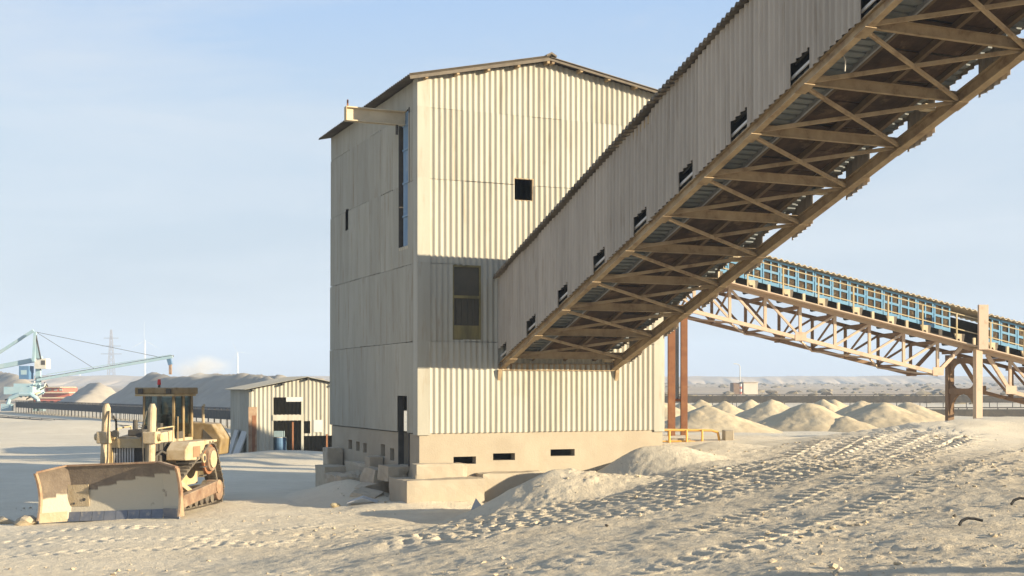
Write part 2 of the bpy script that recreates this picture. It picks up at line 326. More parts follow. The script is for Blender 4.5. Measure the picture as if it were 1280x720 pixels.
def track_relief(X, Y):
    dz = np.zeros_like(X)
    for pts, offs, w, dep in TRACKS:
        P = [Vector(p) for p in pts]; fine = []
        for i in range(len(P)-1):          # Catmull-Rom
            p0, p1, p2, p3 = P[max(i-1,0)], P[i], P[i+1], P[min(i+2,len(P)-1)]
            for t in np.linspace(0, 1, 14, endpoint=False):
                fine.append(0.5*((2*p1) + (p2-p0)*t + (2*p0-5*p1+4*p2-p3)*t*t + (3*p1-p0-3*p2+p3)*t**3))
        fine.append(P[-1]); A = np.array([(p.x, p.y) for p in fine])
        msk = (X > A[:,0].min()-2) & (X < A[:,0].max()+2) & (Y > A[:,1].min()-2) & (Y < A[:,1].max()+2)
        x, y = X[msk], Y[msk]; best = np.full(x.shape, 1e9); lat = np.zeros_like(x); arc = np.zeros_like(x); s0 = 0.0
        for a, b in zip(A[:-1], A[1:]):
            d = b-a; L = math.hypot(*d); d = d/L
            t = np.clip((x-a[0])*d[0] + (y-a[1])*d[1], 0, L); ex, ey = x-a[0]-d[0]*t, y-a[1]-d[1]*t
            r = ex*ex+ey*ey; k = r < best
            best[k] = r[k]; lat[k] = (-ex*d[1]+ey*d[0])[k]; arc[k] = (s0+t)[k]; s0 += L
        edge = sstep(0, 1.5, arc)*sstep(s0, s0-1.5, arc)*(best < 9.0)
        worn = np.clip(0.8+1.3*fbm(x*0.5, y*0.5, 21, 2), 0.15, 1.0)
        for io, of in enumerate(offs):
            q = lat - of + 0.05*fbm(x*0.8, y*0.8, 33+io, 2); aq = np.abs(q)
            inb = sstep(w/2+0.04, w/2-0.03, aq)
            # diagonal lugs, left and right half of the tyre out of step
            ph = ((arc + 0.02*fbm(x*3, y*3, 5, 2))/0.37 + np.where(q > 0, 0.5, 0.0) - aq*0.9) % 1.0
            lug = sstep(0.02, 0.10, ph)*sstep(0.52, 0.42, ph)*sstep(0.02, 0.06, aq)
            crumb = 0.75+0.7*fbm(x*2.3, y*2.3, 8, 2)
            rim = np.exp(-((aq-w/2-0.05)/0.05)**2)
            dz[msk] += edge*worn*(inb*dep*(0.35 - 1.15*lug*crumb) + 0.012*rim)
    return dz
def ground_h(X, Y, fine=True):
    X = np.asarray(X, float); Y = np.asarray(Y, float)
    z = base_h(X, Y)
    if fine:
        near = sstep(46, 30, Y)
        churn = sstep(-7.5, -0.5, X + 0.22*(27-Y) + 2*fbm(X*0.3, Y*0.3, 31, 2))   # rutted right-hand side, calmer pan on the left
        rough = (0.35 + 0.45*churn)*(0.25+0.75*near)
        z = z + rough*(0.06*fbm(X*0.9, Y*0.9, 41, 3) + 0.028*fbm(X*3.2, Y*3.2, 47, 3))
        cl = fbm(X*5.5, Y*5.5, 53, 3); gate = sstep(-0.05, 0.35, fbm(X*0.45, Y*0.45, 59, 3))
        z = z + near*(0.25+0.75*churn)*gate*0.07*np.clip(cl-0.08, 0, 0.6)
        z = z + near*0.012*fbm(X*14, Y*14, 61, 2)
        mid = sstep(38, 48, Y)*sstep(200, 70, Y)
        ru = fbm(X*0.25 + 0.5*Y*0.25, Y*0.06, 71, 3)
        z = z + mid*(0.05 + 0.22*sstep(4, 9, X))*ru
        z = z + track_relief(X, Y)
    return z
def gz(x, y, fine=False): return float(ground_h(np.array([x]), np.array([y]), fine)[0])

def axis(lo, hi, step, out_lo, out_hi, grow=1.09, cap=60.0):
    v = list(np.arange(lo, hi+1e-6, step)); s, x = step, v[-1]
    while x < out_hi: s = min(s*grow, cap); x += s; v.append(x)
    s, x, w = step, lo, []
    while x > out_lo: s = min(s*grow, cap); x -= s; w.append(x)
    return np.array(w[::-1] + v)
gx = axis(-13.5, 12.0, 0.043, -1500, 1500, 1.10); gy = axis(14.0, 35.5, 0.043, -60, 2600, 1.10)
GX, GY = np.meshgrid(gx, gy)
GZ = ground_h(GX, GY)
# far plain: very gentle swells
GZ = GZ + sstep(150, 500, GY)*0.5*fbm(GX*0.01, GY*0.01, 83, 3)
nx, ny = len(gx), len(gy)
me = bpy.data.meshes.new('sandy_ground')
me.vertices.add(nx*ny); me.vertices.foreach_set('co', np.stack([GX, GY, GZ], -1).astype(np.float32).ravel())
idx = np.arange(nx*ny).reshape(ny, nx)
quads = np.stack([idx[:-1,:-1], idx[:-1,1:], idx[1:,1:], idx[1:,:-1]], -1).reshape(-1, 4).astype(np.int32)
me.loops.add(quads.size); me.polygons.add(len(quads))
me.loops.foreach_set('vertex_index', quads.ravel())
me.polygons.foreach_set('loop_start', np.arange(0, quads.size, 4, dtype=np.int32))
me.polygons.foreach_set('use_smooth', np.ones(len(quads), dtype=bool))
me.update(calc_edges=True)

def ground_material():
    m = bpy.data.materials.new('pale_phosphate_sand'); m.use_nodes = True
    n, l = m.node_tree.nodes, m.node_tree.links; b = n['Principled BSDF']
    b.inputs['Roughness'].default_value = 0.97; b.inputs['Specular IOR Level'].default_value = 0.1
    g = n.new('ShaderNodeNewGeometry')
    def noise(s, det=6, st=(1,1,1)):
        mp = n.new('ShaderNodeMapping'); mp.inputs['Scale'].default_value = st; l.new(g.outputs['Position'], mp.inputs['Vector'])
        x = n.new('ShaderNodeTexNoise'); x.inputs['Scale'].default_value = s; x.inputs['Detail'].default_value = det; x.inputs['Roughness'].default_value = 0.6
        l.new(mp.outputs[0], x.inputs['Vector']); return x.outputs['Fac']
    def mr(src, a, b_, c=0.0, d=1.0):
        r = n.new('ShaderNodeMapRange'); r.inputs[1].default_value = a; r.inputs[2].default_value = b_; r.inputs[3].default_value = c; r.inputs[4].default_value = d
        l.new(src, r.inputs[0]); return r.outputs[0]
    def mx(f, a, c):
        x = n.new('ShaderNodeMix'); x.data_type = 'RGBA'; l.new(f, x.inputs[0])
        for i, q in ((6, a), (7, c)):
            if isinstance(q, tuple): x.inputs[i].default_value = (*q, 1)
            else: l.new(q, x.inputs[i])
        return x.outputs[2]
    col = mx(mr(noise(0.35), 0.35, 0.65), (0.75,0.67,0.52), (0.68,0.595,0.445))
    col = mx(mr(noise(2.7), 0.48, 0.72, 0, 0.4), col, (0.58,0.505,0.39))
    col = mx(mr(noise(38, 3), 0.56, 0.72, 0, 0.35), col, (0.40,0.335,0.24))
    sp0 = n.new('ShaderNodeSeparateXYZ'); l.new(g.outputs['Position'], sp0.inputs[0])
    wobx = n.new('ShaderNodeMath'); wobx.operation = 'MULTIPLY_ADD'; l.new(noise(0.22), wobx.inputs[0]); wobx.inputs[1].default_value = 14.0; l.new(sp0.outputs['X'], wobx.inputs[2])
    woby = n.new('ShaderNodeMath'); woby.operation = 'MULTIPLY_ADD'; l.new(noise(0.17), woby.inputs[0]); woby.inputs[1].default_value = 12.0; l.new(sp0.outputs['Y'], woby.inputs[2])
    ch = n.new('ShaderNodeMath'); ch.operation = 'MULTIPLY'; l.new(mr(wobx.outputs[0], -4.0, 6.0, 0.45, 1.0), ch.inputs[0]); l.new(mr(woby.outputs[0], 44, 34, 0.0, 1.0), ch.inputs[1])
    churned = mx(mr(noise(1.3), 0.38, 0.62), (0.62,0.53,0.385), (0.54,0.455,0.325))
    churned = mx(mr(noise(9, 4), 0.5, 0.7, 0, 0.45), churned, (0.42,0.35,0.25))
    col = mx(ch.outputs[0], col, churned)
    # the desert plain beyond the works is browner and mottled
    sp = n.new('ShaderNodeSeparateXYZ'); l.new(g.outputs['Position'], sp.inputs[0])
    desert = mx(mr(noise(0.03, 8), 0.4, 0.62), (0.50,0.405,0.285), (0.40,0.315,0.22))
    col = mx(mr(sp.outputs['Y'], 150, 260), col, desert)
    l.new(col, b.inputs['Base Color'])
    bp = n.new('ShaderNodeBump'); bp.inputs['Strength'].default_value = 0.8; bp.inputs['Distance'].default_value = 0.03
    l.new(noise(22, 5), bp.inputs['Height'])
    bp2 = n.new('ShaderNodeBump'); bp2.inputs['Strength'].default_value = 0.5; bp2.inputs['Distance'].default_value = 0.015
    l.new(noise(70, 3), bp2.inputs['Height']); l.new(bp.outputs[0], bp2.inputs['Normal'])
    l.new(bp2.outputs[0], b.inputs['Normal'])
    return m
me.materials.append(ground_material())
ground = link('sandy_ground', me); tag(ground, 'pale dusty sand ground with ruts and track prints', kind='structure')

# clods and pebbles lying on the churned foreground
def clods():
    r = np.random.RandomState(5); V, Fc = [], []
    ico = bmesh.new(); bmesh.ops.create_icosphere(ico, subdivisions=1, radius=1.0)
    iv = np.array([v.co[:] for v in ico.verts]); fi = [tuple(v.index for v in f.verts) for f in ico.faces]; ico.free()
    N = 5000; Y = 13.5 + 24*r.rand(N)**1.1; X = (r.rand(N)*1.02-0.51)*Y*0.84
    g = fbm(X*0.45, Y*0.45, 59, 3); keep = (g + 0.25*r.rand(N) - 0.16*(X < -2) > 0.03)
    keep &= ~((X > -13.5) & (X < -6.5) & (Y > 31.2))
    X, Y = X[keep], Y[keep]; Z = ground_h(X, Y)
    S = 0.006 + 0.05*r.rand(len(X))**9 + 0.014*r.rand(len(X))**2
    for i in range(len(X)):
        p = iv*(0.55+0.7*r.rand(12,1))*S[i]*np.array([1.2, 0.7+0.5*r.rand(), 0.45+0.35*r.rand()])
        a = r.rand()*6.28; c, s = math.cos(a), math.sin(a)
        q = np.stack([p[:,0]*c-p[:,1]*s+X[i], p[:,0]*s+p[:,1]*c+Y[i], p[:,2]+Z[i]+S[i]*0.2], -1)
        k = len(V); V.extend(map(tuple, q)); Fc.extend([tuple(j+k for j in f) for f in fi])
    m = bpy.data.meshes.new('sand_clods'); m.from_pydata(V, [], Fc); m.materials.append(M['clod']); m.update()
    tag(link('sand_clods', m), 'loose clods and pebbles scattered over the churned sand', 'pebbles', kind='stuff')
clods()

# eroded escarpment along the horizon
def hills():
    u = np.linspace(-1400, 1500, 900); v = np.linspace(0, 1, 26); U, W = np.meshgrid(u, v)
    top = 8.6 + 2.2*fbm(U*0.004, U*0, 91, 3) + 0.9*fbm(U*0.03, U*0, 92, 2)
    gul = np.abs(fbm(U*0.06, W*1.2, 95, 3))*34
    Y = 960 + 0.05*U + W*130 - gul*(1-W)*1.2 + 30*fbm(U*0.006, U*0, 97, 2)
    prof = sstep(0.05, 0.62, W)**0.9*0.86 + 0.14*sstep(0.6, 1, W)
    Z = 4.8 + top*prof + 0.8*fbm(U*0.05, W*6, 99, 3)*prof
    Z[-1,:] = Z[-1,:]*0.98; m = bpy.data.meshes.new('escarpment_hills')
    V = np.stack([U, Y, Z], -1).reshape(-1, 3); nxu = len(u); id_ = np.arange(V.shape[0]).reshape(len(v), nxu)
    q = np.stack([id_[:-1,:-1], id_[:-1,1:], id_[1:,1:], id_[1:,:-1]], -1).reshape(-1, 4)
    m.from_pydata(V.tolist(), [], q.tolist())
    m.materials.append(mat('eroded_hillside', (0.52,0.42,0.30), (0.40,0.32,0.225), 0.02, 0.95, 0.3, 0.3, rnd=0)); m.update()
    tag(link('escarpment_hills', m), 'low eroded desert escarpment along the horizon', kind='structure')
hills()

def scrub():
    r = np.random.RandomState(11); V, Fc = [], []
    ico = bmesh.new(); bmesh.ops.create_icosphere(ico, subdivisions=1, radius=1.0)
    iv = np.array([v.co[:] for v in ico.verts]); fi = [tuple(v.index for v in f.verts) for f in ico.faces]; ico.free()
    N = 1500; Y = 170 + 760*r.rand(N); X = (r.rand(N)*1.2-0.6)*Y*0.85
    g = fbm(X*0.012, Y*0.012, 7, 3); keep = (g + 0.3*r.rand(N) > 0.08) & (X > 5); X, Y = X[keep], Y[keep]; Z = ground_h(X, Y, False)
    for i in range(len(X)):
        S = 0.45 + 1.3*r.rand()**2
        p = iv*(0.6+0.7*r.rand(12,1))*S*np.array([1.3, 1.0, 0.5])
        q = p + np.array([X[i], Y[i], Z[i]+S*0.2]); k = len(V); V.extend(map(tuple, q)); Fc.extend([tuple(j+k for j in f) for f in fi])
    m = bpy.data.meshes.new('desert_scrub'); m.from_pydata(V, [], Fc); m.materials.append(M['scrub']); m.update()
    tag(link('desert_scrub', m), 'dark low scrub dotted over the distant desert plain', 'scrub', kind='stuff')
scrub()

# ------------------------------------------------------------------ transfer tower
TA = math.atan2(0.395, 0.918)
U2 = Vector((math.cos(TA), math.sin(TA), 0)); V2 = Vector((-math.sin(TA), math.cos(TA), 0))
TC = Vector((-2.552, 35.0, 0)); TW, TL = 7.64, 9.14
def tw(u, v, z): return TC + U2*u + V2*v + Vector((0,0,z))
tower = empty('transfer_tower', TC, TA, 'tall cream corrugated tower with gabled roof on a concrete base', 'building')
EL, ER, RIDGE, RU = 12.10, 12.30, 12.92, 3.85     # eave heights, ridge height, ridge position along the front
def roofline(x): return EL + (RIDGE-EL)*x/RU if x < RU else RIDGE + (ER-RIDGE)*(x-RU)/(TW-RU)
rows = [2.24, 4.80, 6.98, 9.32, 11.30, 13.2]
PITCH = 0.170
fh = [(0.94,1.79,4.86,6.95), (2.83,3.41,8.88,9.50)]
lh = [(0.85,1.75,7.55,11.42), (6.96,7.34,8.70,9.40), (0.85,1.72,1.0,3.28)]
bh = [(1.7,3.5,0.3,2.7)]
cols_f = np.linspace(0.26, TW-0.24, 8); cols_l = np.linspace(0.0, TL, 9)
# west wall weathers to a flatter, shallower profile
for i in range(len(cols_f)-1):
    for j in range(len(rows)-1):
        me_ = sheet('cladding_sheet', M['sheet'], cols_f[i]-0.03, cols_f[i+1]+0.03, rows[j]+0.004, rows[j+1]-0.006, fh, PITCH, 0.019, top=roofline)
        if me_.polygons:
            link('cladding_sheet', me_, tower, (0, -0.012*(len(rows)-j) - 0.004*(i % 2) + rng.uniform(-.003,.003), rng.uniform(-.008,.008)))
for i in range(len(cols_l)-1):
    for j in range(len(rows)-1):
        me_ = sheet('cladding_sheet', M['sheet'], cols_l[i]-0.03, cols_l[i+1]+0.03, rows[j]+0.006, min(rows[j+1]-0.008, EL), lh, PITCH, 0.020)
        if me_.polygons:
            link('cladding_sheet', me_, tower, (-0.012*(len(rows)-j) - 0.004*(i % 2), 0, rng.uniform(-.008,.008)), (0,0,math.pi/2))
for j in range(len(rows)-1):   # right and back walls, seen only edge-on and through the doorway
    link('cladding_sheet', sheet('cladding_sheet', M['sheet'], 0, TL, rows[j]-0.06, min(rows[j+1], ER), (), PITCH, 0.025), tower, (TW+0.02, 0, 0), (0,0,math.pi/2))
    link('cladding_sheet', sheet('cladding_sheet', M['sheet'], 0, TW, rows[j]-0.06, rows[j+1], bh, PITCH, 0.025, top=roofline), tower, (0, TL+0.02, 0))
# flat corner flashings
for (x0, x1) in ((-0.10, 0.27), (TW-0.25, TW+0.10)):
    for j in range(len(rows)-1):
        zt = min(rows[j+1], roofline(min(max(x0, 0), TW))-0.02)
        MB().box(x0, x1, -0.085+0.004*j, -0.04, rows[j]-0.05, zt+0.012).build('corner_flashing', M['sheet'], tower)
MB().box(-0.101, -0.06, -0.05, 0.30, rows[0]-0.05, EL).build('corner_flashing', M['sheet'], tower)
# concrete plinth with vents
fcon = [(0.98,1.66,1.36,1.57), (2.18,2.86,1.44,1.64), (3.98,4.76,1.52,1.72)]
link('plinth_wall', sheet('plinth_wall', M['concrete'], -0.03, TW+0.06, -0.6, 2.235, fcon, flat=True, thick=0.28), tower, (0, -0.03, 0))
lcon = [(0.85,1.72,1.30,2.3), (2.22,2.62,1.36,1.72), (3.12,3.55,1.44,1.80), (5.02,5.40,1.46,1.76), (5.80,6.20,1.48,1.78), (6.65,7.10,1.50,1.80)]
link('plinth_wall', sheet('plinth_wall', M['concrete'], 0.26, TL, -0.6, 2.21, lcon, flat=True, thick=-0.28), tower, (-0.028, 0, 0), (0,0,math.pi/2))
link('plinth_wall', sheet('plinth_wall', M['concrete'], 0.26, TL, -0.6, 2.215, (), flat=True, thick=0.2), tower, (TW+0.05, 0, 0), (0,0,math.pi/2))
link('plinth_wall', sheet('plinth_wall', M['concrete'], 0.27, TW-0.2, -0.6, 2.215, bh, flat=True, thick=-0.2), tower, (0, TL, 0))
MB().box(0.3, TW-0.2, 0.27, TL-0.25, 0.2, 0.5).build('floor_slab', M['dark'], tower)  # dark colour puts the interior shade behind the vents into the slab
MB().box(0.55, 0.60, 2.1, 8.8, 0.5, 2.2).build('vent_shade_sheet', M['dark'], tower)  # dark sheet standing in for the shade behind the side vents
MB().box(0.1, TW-0.1, 0.1, TL-0.1, 6.85, 6.95).build('floor_slab', M['dark'], tower)
# roof: corrugated sheets running down both slopes, purlins and ridge cap
def roof_slope(x_lo, z_lo, x_hi, z_hi, y0, y1, n, parent, m, pitch=0.18, amp=0.022):
    L = math.hypot(x_hi-x_lo, z_hi-z_lo); a = math.atan2(z_hi-z_lo, x_hi-x_lo); ys = np.linspace(y0, y1, n+1)
    for i in range(n):
        me_ = sheet('roof_sheet', m, ys[i]-0.03, ys[i+1]+0.03, 0, L, (), pitch, amp, thick=0.012, ns=6)
        # sheet x -> building v, sheet z -> up the slope
        mw = Matrix(((0, -math.sin(a), math.cos(a), x_lo), (1, 0, 0, 0), (0, math.cos(a), math.sin(a), z_lo + 0.004*(i % 2)), (0,0,0,1)))
        o = link('roof_sheet', me_, parent); o.matrix_local = mw
roof_slope(-0.42, EL-0.02, RU, RIDGE+0.10, -0.34, TL+0.3, 9, tower, M['roof'])
roof_slope(TW+0.42, ER-0.02, RU, RIDGE+0.10, -0.34, TL+0.3, 9, tower, M['roof'])
for k in np.linspace(0.02, 0.98, 5):
    MB().box(-0.02, 0.06, -0.30, TL+0.2, -0.1, 0).build('purlin', M['steel'], tower).location = (RU*k, 0, roofline(RU*k)+0.02)
    x = RU + (TW-RU)*k; MB().box(-0.02, 0.06, -0.30, TL+0.2, -0.1, 0).build('purlin', M['steel'], tower).location = (x, 0, roofline(x)+0.02)
MB().prism([(RU-0.16, RIDGE+0.075), (RU, RIDGE+0.155), (RU+0.16, RIDGE+0.075), (RU+0.16, RIDGE+0.125), (RU, RIDGE+0.21), (RU-0.16, RIDGE+0.125)], 'y', -0.40, TL+0.35).build('ridge_cap', M['roof'], tower)
# rake boards under the gable edge
for xa, xb in ((-0.4, RU), (TW+0.4, RU)):
    za, zb = (EL-0.09 if xa < 0 else ER-0.09), RIDGE+0.03
    MB().beam((xa, -0.31, za), (xb, -0.31, zb), 0.03, 0.09).build('rake_board', M['roof'], tower)
# olive translucent window sheets, dark square opening frame
win = MB().box(0.93, 1.80, 0.0, 0.03, 4.85, 6.96).build('window', M['olive_dark'], tower)
MB().box(0.93, 1.80, -0.03, -0.005, 4.86, 5.26).build('lower_pane', M['olive'], win)
MB().box(1.00, 1.74, -0.02, -0.002, 6.10, 6.93).build('upper_pane', M['olive_dark'], win)
f = MB()
for (a, b, c, d) in ((0.93,0.985,4.86,6.96),(1.745,1.80,4.86,6.96),(0.985,1.745,6.02,6.10),(0.985,1.745,6.90,6.96)): f.box(a, b, -0.06, -0.03, c, d)
f.build('frame', M['olive'], win)
for x in np.arange(1.06, 1.74, 0.17): MB().box(x, x+0.03, -0.04, -0.021, 5.28, 6.01).build('rib', M['olive_dark'], win)
f = MB()
for (a, b, c, d) in ((2.80,2.84,8.86,9.52),(3.40,3.44,8.86,9.52),(2.84,3.40,9.49,9.52),(2.84,3.40,8.86,8.89)): f.box(a, b, -0.04, 0.06, c, d)
f.build('window_frame', M['steel'], tower)
# tall hoist door with faded blue sheet
hd = MB().box(0.0, 0.04, 0.86, 1.46, 7.56, 11.40).build('hoist_door', M['blue_sheet'], tower)
for z in (8.4, 9.35, 10.3, 11.0): MB().box(-0.03, 0.0, 0.86, 1.46, z, z+0.05).build('door_rail', M['blue_sheet'], hd)
MB().box(-0.05, 0.10, 0.80, 0.86, 7.5, 11.45).build('door_jamb', M['dark'], tower)
MB().box(-0.05, 0.16, 1.70, 1.76, 7.5, 11.45).build('door_jamb', M['dark'], tower)
MB().box(-0.06, 0.16, 0.84, 1.76, 7.46, 7.54).build('door_sill', M['cream'], tower)
MB().ibeam((-1.75, 1.30, 11.22), (0.8, 1.30, 11.22), 0.22, 0.40, 0.03).build('hoist_beam', M['cream'], tower)
MB().box(-1.77, -1.752, 1.19, 1.41, 11.02, 11.42).build('beam_end_plate', M['caked'], tower)
MB().box(-1.72, -1.68, 1.28, 1.32, 11.43, 11.62).build('beam_stop', M['rust'], tower)
MB().tube((-0.25, 1.30, 11.02), (-0.25, 1.30, 10.75), 0.04).build('hoist_hook', M['dark'], tower)
for (v0, v1) in ((0.80,0.86), (1.71,1.77)): MB().box(-0.06, 0.1, v0, v1, 1.28, 3.32).build('doorway_jamb', M['dark'], tower)
# bracket and chute leftovers on the right-hand wall
MB().box(TW+0.10, TW+0.42, 5.6, 6.6, 4.2, 5.4).build('wall_chute', M['dark'], tower)
MB().beam((TW+0.1, 5.7, 3.4), (TW+0.42, 5.7, 4.2), 0.08, 0.08).build('wall_bracket', M['brownsteel'], tower)

# footings and broken concrete round the tower: each block a thing of its own
def block(pts_or_box, label, m='concrete2', name='concrete_block', jit=0.03, cat='concrete block', group='broken concrete footings beside the tower'):
    x0, x1, y0, y1, z0, z1 = pts_or_box; bm = bmesh.new(); bmesh.ops.create_cube(bm, size=1.0)
    bmesh.ops.subdivide_edges(bm, edges=bm.edges[:], cuts=9, use_grid_fill=True)
    sd = int(abs(x0*31+y0*17+z1*7)*10) + 3
    for w_ in bm.verts:
        e = sorted(0.5-abs(t) for t in w_.co); wear = 0.035 if e[1] < 0.02 else 0.0      # knocked-off arrises
        p_ = Vector(((x0+x1)/2 + w_.co.x*(x1-x0), (y0+y1)/2 + w_.co.y*(y1-y0), (z0+z1)/2 + w_.co.z*(z1-z0)))
        q1 = float(fbm(np.array([p_.x*2.1+sd]), np.array([p_.y*2.1+p_.z*1.7]), sd, 3)[0]); q2 = float(fbm(np.array([p_.y*2.3-sd]), np.array([p_.x*2.0-p_.z*1.9]), sd+4, 3)[0])
        dirn = Vector((w_.co.x, w_.co.y, w_.co.z)).normalized()
        w_.co = p_ + dirn*(jit*1.6*q1 - wear*(0.6+1.5*max(q2, -0.3)))
    me_ = bpy.data.meshes.new(name); bm.to_mesh(me_); bm.free(); me_.materials.append(M[m])
    o = link(name, me_); o.location = TC; o.rotation_euler = (0,0,TA)
    return tag(o, label, cat, group)
block((-0.27, 1.25, -0.47, -0.05, 0.55, 1.42), 'upper of the two lit concrete footing blocks at the tower corner', 'concrete')
block((-0.73, 1.55, -1.02, 0.55, -0.5, 1.02), 'large lower concrete footing block under the tower corner', 'concrete')
block((1.62, 3.6, -0.62, -0.05, -0.4, 1.12), 'low concrete ledge below the middle plinth vents', 'concrete')
block((-1.05, -0.25, 6.3, 7.5, -0.4, 0.98), 'square concrete block at the far left foot of the tower')
block((-0.62, -0.06, 7.55, 8.2, -0.2, 1.52), 'upright concrete stub behind the square block by the far corner')
block((-0.36, -0.06, 3.75, 6.4, 0.2, 1.16), 'long concrete ledge under the small square vents')
block((-0.50, -0.06, 3.15, 3.65, -0.2, 1.44), 'short concrete pier between the small square vents')
o = block((-1.35, -0.40, 3.3, 5.4, -0.5, 0.86), 'sloping broken slab of concrete leaning below the vents', jit=0.12)
def rock(loc, s, label, seed, m='concrete2', group='broken concrete footings beside the tower', name='concrete_rubble', cat='rubble'):
    r = random.Random(seed); bm = bmesh.new(); bmesh.ops.create_icosphere(bm, subdivisions=2, radius=1)
    ax = [Vector((r.uniform(-1,1), r.uniform(-1,1), r.uniform(-1,1))).normalized() for _ in range(7)]
    for v in bm.verts:
        for a in ax:
            d = v.co.dot(a)
            if d > 0.55: v.co -= a*(d-0.55)*0.9
        v.co.x *= s[0]*r.uniform(.96,1.04); v.co.y *= s[1]*r.uniform(.96,1.04); v.co.z *= s[2]*r.uniform(.96,1.04)
    me_ = bpy.data.meshes.new(name); bm.to_mesh(me_); bm.free(); me_.materials.append(M[m])
    o = link(name, me_, None, loc, (0,0,r.uniform(0,6))); return tag(o, label, cat, group)
def chunk(u, v, zc, s, rot, lab, seed):
    r = random.Random(seed); bm = bmesh.new(); bmesh.ops.create_cube(bm, size=2.0)
    bmesh.ops.subdivide_edges(bm, edges=bm.edges[:], cuts=3, use_grid_fill=True)
    for w_ in bm.verts:
        n_ = float(fbm(np.array([w_.co.x*1.1+seed]), np.array([w_.co.y*1.1+w_.co.z*0.9]), seed, 3)[0])
        w_.co = w_.co*(1+0.22*n_); w_.co.x *= s[0]; w_.co.y *= s[1]; w_.co.z *= s[2]
    me_ = bpy.data.meshes.new('concrete_rubble'); bm.to_mesh(me_); bm.free(); me_.materials.append(M['concrete2'])
    p_ = tw(u, v, zc); tag(link('concrete_rubble', me_, None, p_, (rot[0], rot[1], TA+rot[2])), lab, 'rubble', 'broken concrete footings beside the tower')
for k, (u, v, zc, s, rot, lab) in enumerate([
    (-0.45, 2.55, 0.78, (0.34,0.42,0.34), (0.08,0.12,0.2), 'squarish broken concrete lump highest on the steps left of the doorway'),
    (-0.95, 2.2, 0.45, (0.42,0.45,0.24), (-0.12,-0.2,0.5), 'tilted broken slab in the middle of the steps below the doorway'),
    (-0.35, 1.35, 1.05, (0.30,0.48,0.22), (0.0,0.05,0.0), 'flat concrete step directly below the tower doorway'),
    (-1.15, 1.25, 0.38, (0.40,0.36,0.20), (0.2,-0.15,0.9), 'low broken slab left of the large footing block'),
    (-1.55, 2.75, 0.26, (0.40,0.32,0.18), (0.1,-0.25,0.3), 'broken slab half buried in sand at the foot of the steps')]):
    chunk(u, v, zc, s, rot, lab, 100+k)
# bent metal sheet and a yellow scrap on the sand by the corner block
p = tw(-1.55, 0.25, 0)
s_ = MB().add([(-.42,-.12,0.02),(0,-.16,.16),(.40,-.1,.03),(.42,.16,.06),(0,.14,.2),(-.4,.2,.05),(-.42,-.12,0.0),(0,-.16,.14),(.40,-.1,.01),(.42,.16,.04),(0,.14,.18),(-.4,.2,.03)],
    [(0,1,4,5),(1,2,3,4),(6,11,10,7),(7,10,9,8),(0,6,7,1),(1,7,8,2),(2,8,9,3),(3,9,10,4),(4,10,11,5),(5,11,6,0)]).build('scrap_metal_sheet', M['grey'])
s_.location = (p.x, p.y-0.15, gz(p.x, p.y-0.15)+0.02); tag(s_, 'bent grey metal sheet lying on sand by the footing block', 'scrap metal')
s_ = rock((p.x-0.75, p.y-0.1, gz(p.x-0.75, p.y-0.1)+0.04), (0.17,0.1,0.08), 'small yellow plastic scrap on sand left of the bent sheet', 141, 'yellow', None, 'plastic_scrap', 'litter')
s_ = MB().add([(0,0,0),(.5,.05,0),(.42,.35,0),(.18,.12,.42)], [(0,2,1),(0,1,3),(1,2,3),(2,0,3)]).build('slab_fragment', M['grey'])
q = at(586, 637, 32.6); s_.location = (q.x, q.y, gz(q.x, q.y)-0.02); tag(s_, 'pale triangular slab fragment poking out of the sand heap', 'slab fragment')

# ------------------------------------------------------------------ inclined conveyor gallery into the tower
GK = 0.347                                    # rise per metre run
GS0, GWD, GZ0, GEND = 2.383, 3.70, 4.02, 31.0
G0 = tw(GS0, 0, GZ0)
# local frame: x runs away from the tower (towards the camera), y runs towards the tower's left-to-right reversed, z up
gal = empty('conveyor_gallery', G0, TA - math.pi/2, 'large inclined conveyor gallery with grey corrugated sides entering the tower', 'conveyor')
# in this frame local x = -V2 (out of the wall), local y = +U2 (0 = left wall, GWD = right wall)
def g(x, y, z): return (x, y, z + GK*x)       # z measured square from the sloping chord line
PW = 0.9925; NSH = int(31/PW)
wl_full = sheet('wall_sheet', M['gsheet'], 0, PW+0.03, 0.17, 2.56, (), PW/6, 0.030, GK)
wl_notch = sheet('wall_sheet', M['gsheet'], 0, PW+0.03, 0.17, 2.56, [(0.22,0.78,0.0,0.56)], PW/6, 0.030, GK)
wr_full = sheet('wall_sheet', M['gsheet'], 0, PW+0.03, -0.04, 2.56, [(0.62,1.1,-0.1,0.60)], PW/6, 0.030, GK)
wr_notch = sheet('wall_sheet', M['gsheet'], 0, PW+0.03, -0.04, 2.56, [(-0.1,0.80,-0.1,0.60)], PW/6, 0.030, GK)
for i in range(NSH):
    x = -0.16 + i*PW; nt = (i % 2 == 0)
    o = link('wall_sheet', wl_notch if nt else wl_full, gal, (x, -0.05 - 0.014*(i % 2) + rng.uniform(-.006,.006), GK*x + rng.uniform(-.015,.015)))
    o.rotation_euler = (rng.uniform(-.008,.008), 0, rng.uniform(-.02,.02))
    link('wall_sheet', wr_notch if nt else wr_full, gal, (x, GWD+0.13+0.008*(i % 2), GK*x + rng.uniform(-.02,.02)))
    if nt:
        xa = x+0.12
        MB().beam(g(xa, 0.03, 0.36), g(xa+0.75, 0.03, 0.36), 0.03, 0.05).build('window_bar', M['bar'], gal)
        MB().beam(g(xa, 0.10, 0.64), g(xa+0.75, 0.10, 0.64), 0.05, 0.05).build('window_bar', M['dark'], gal)
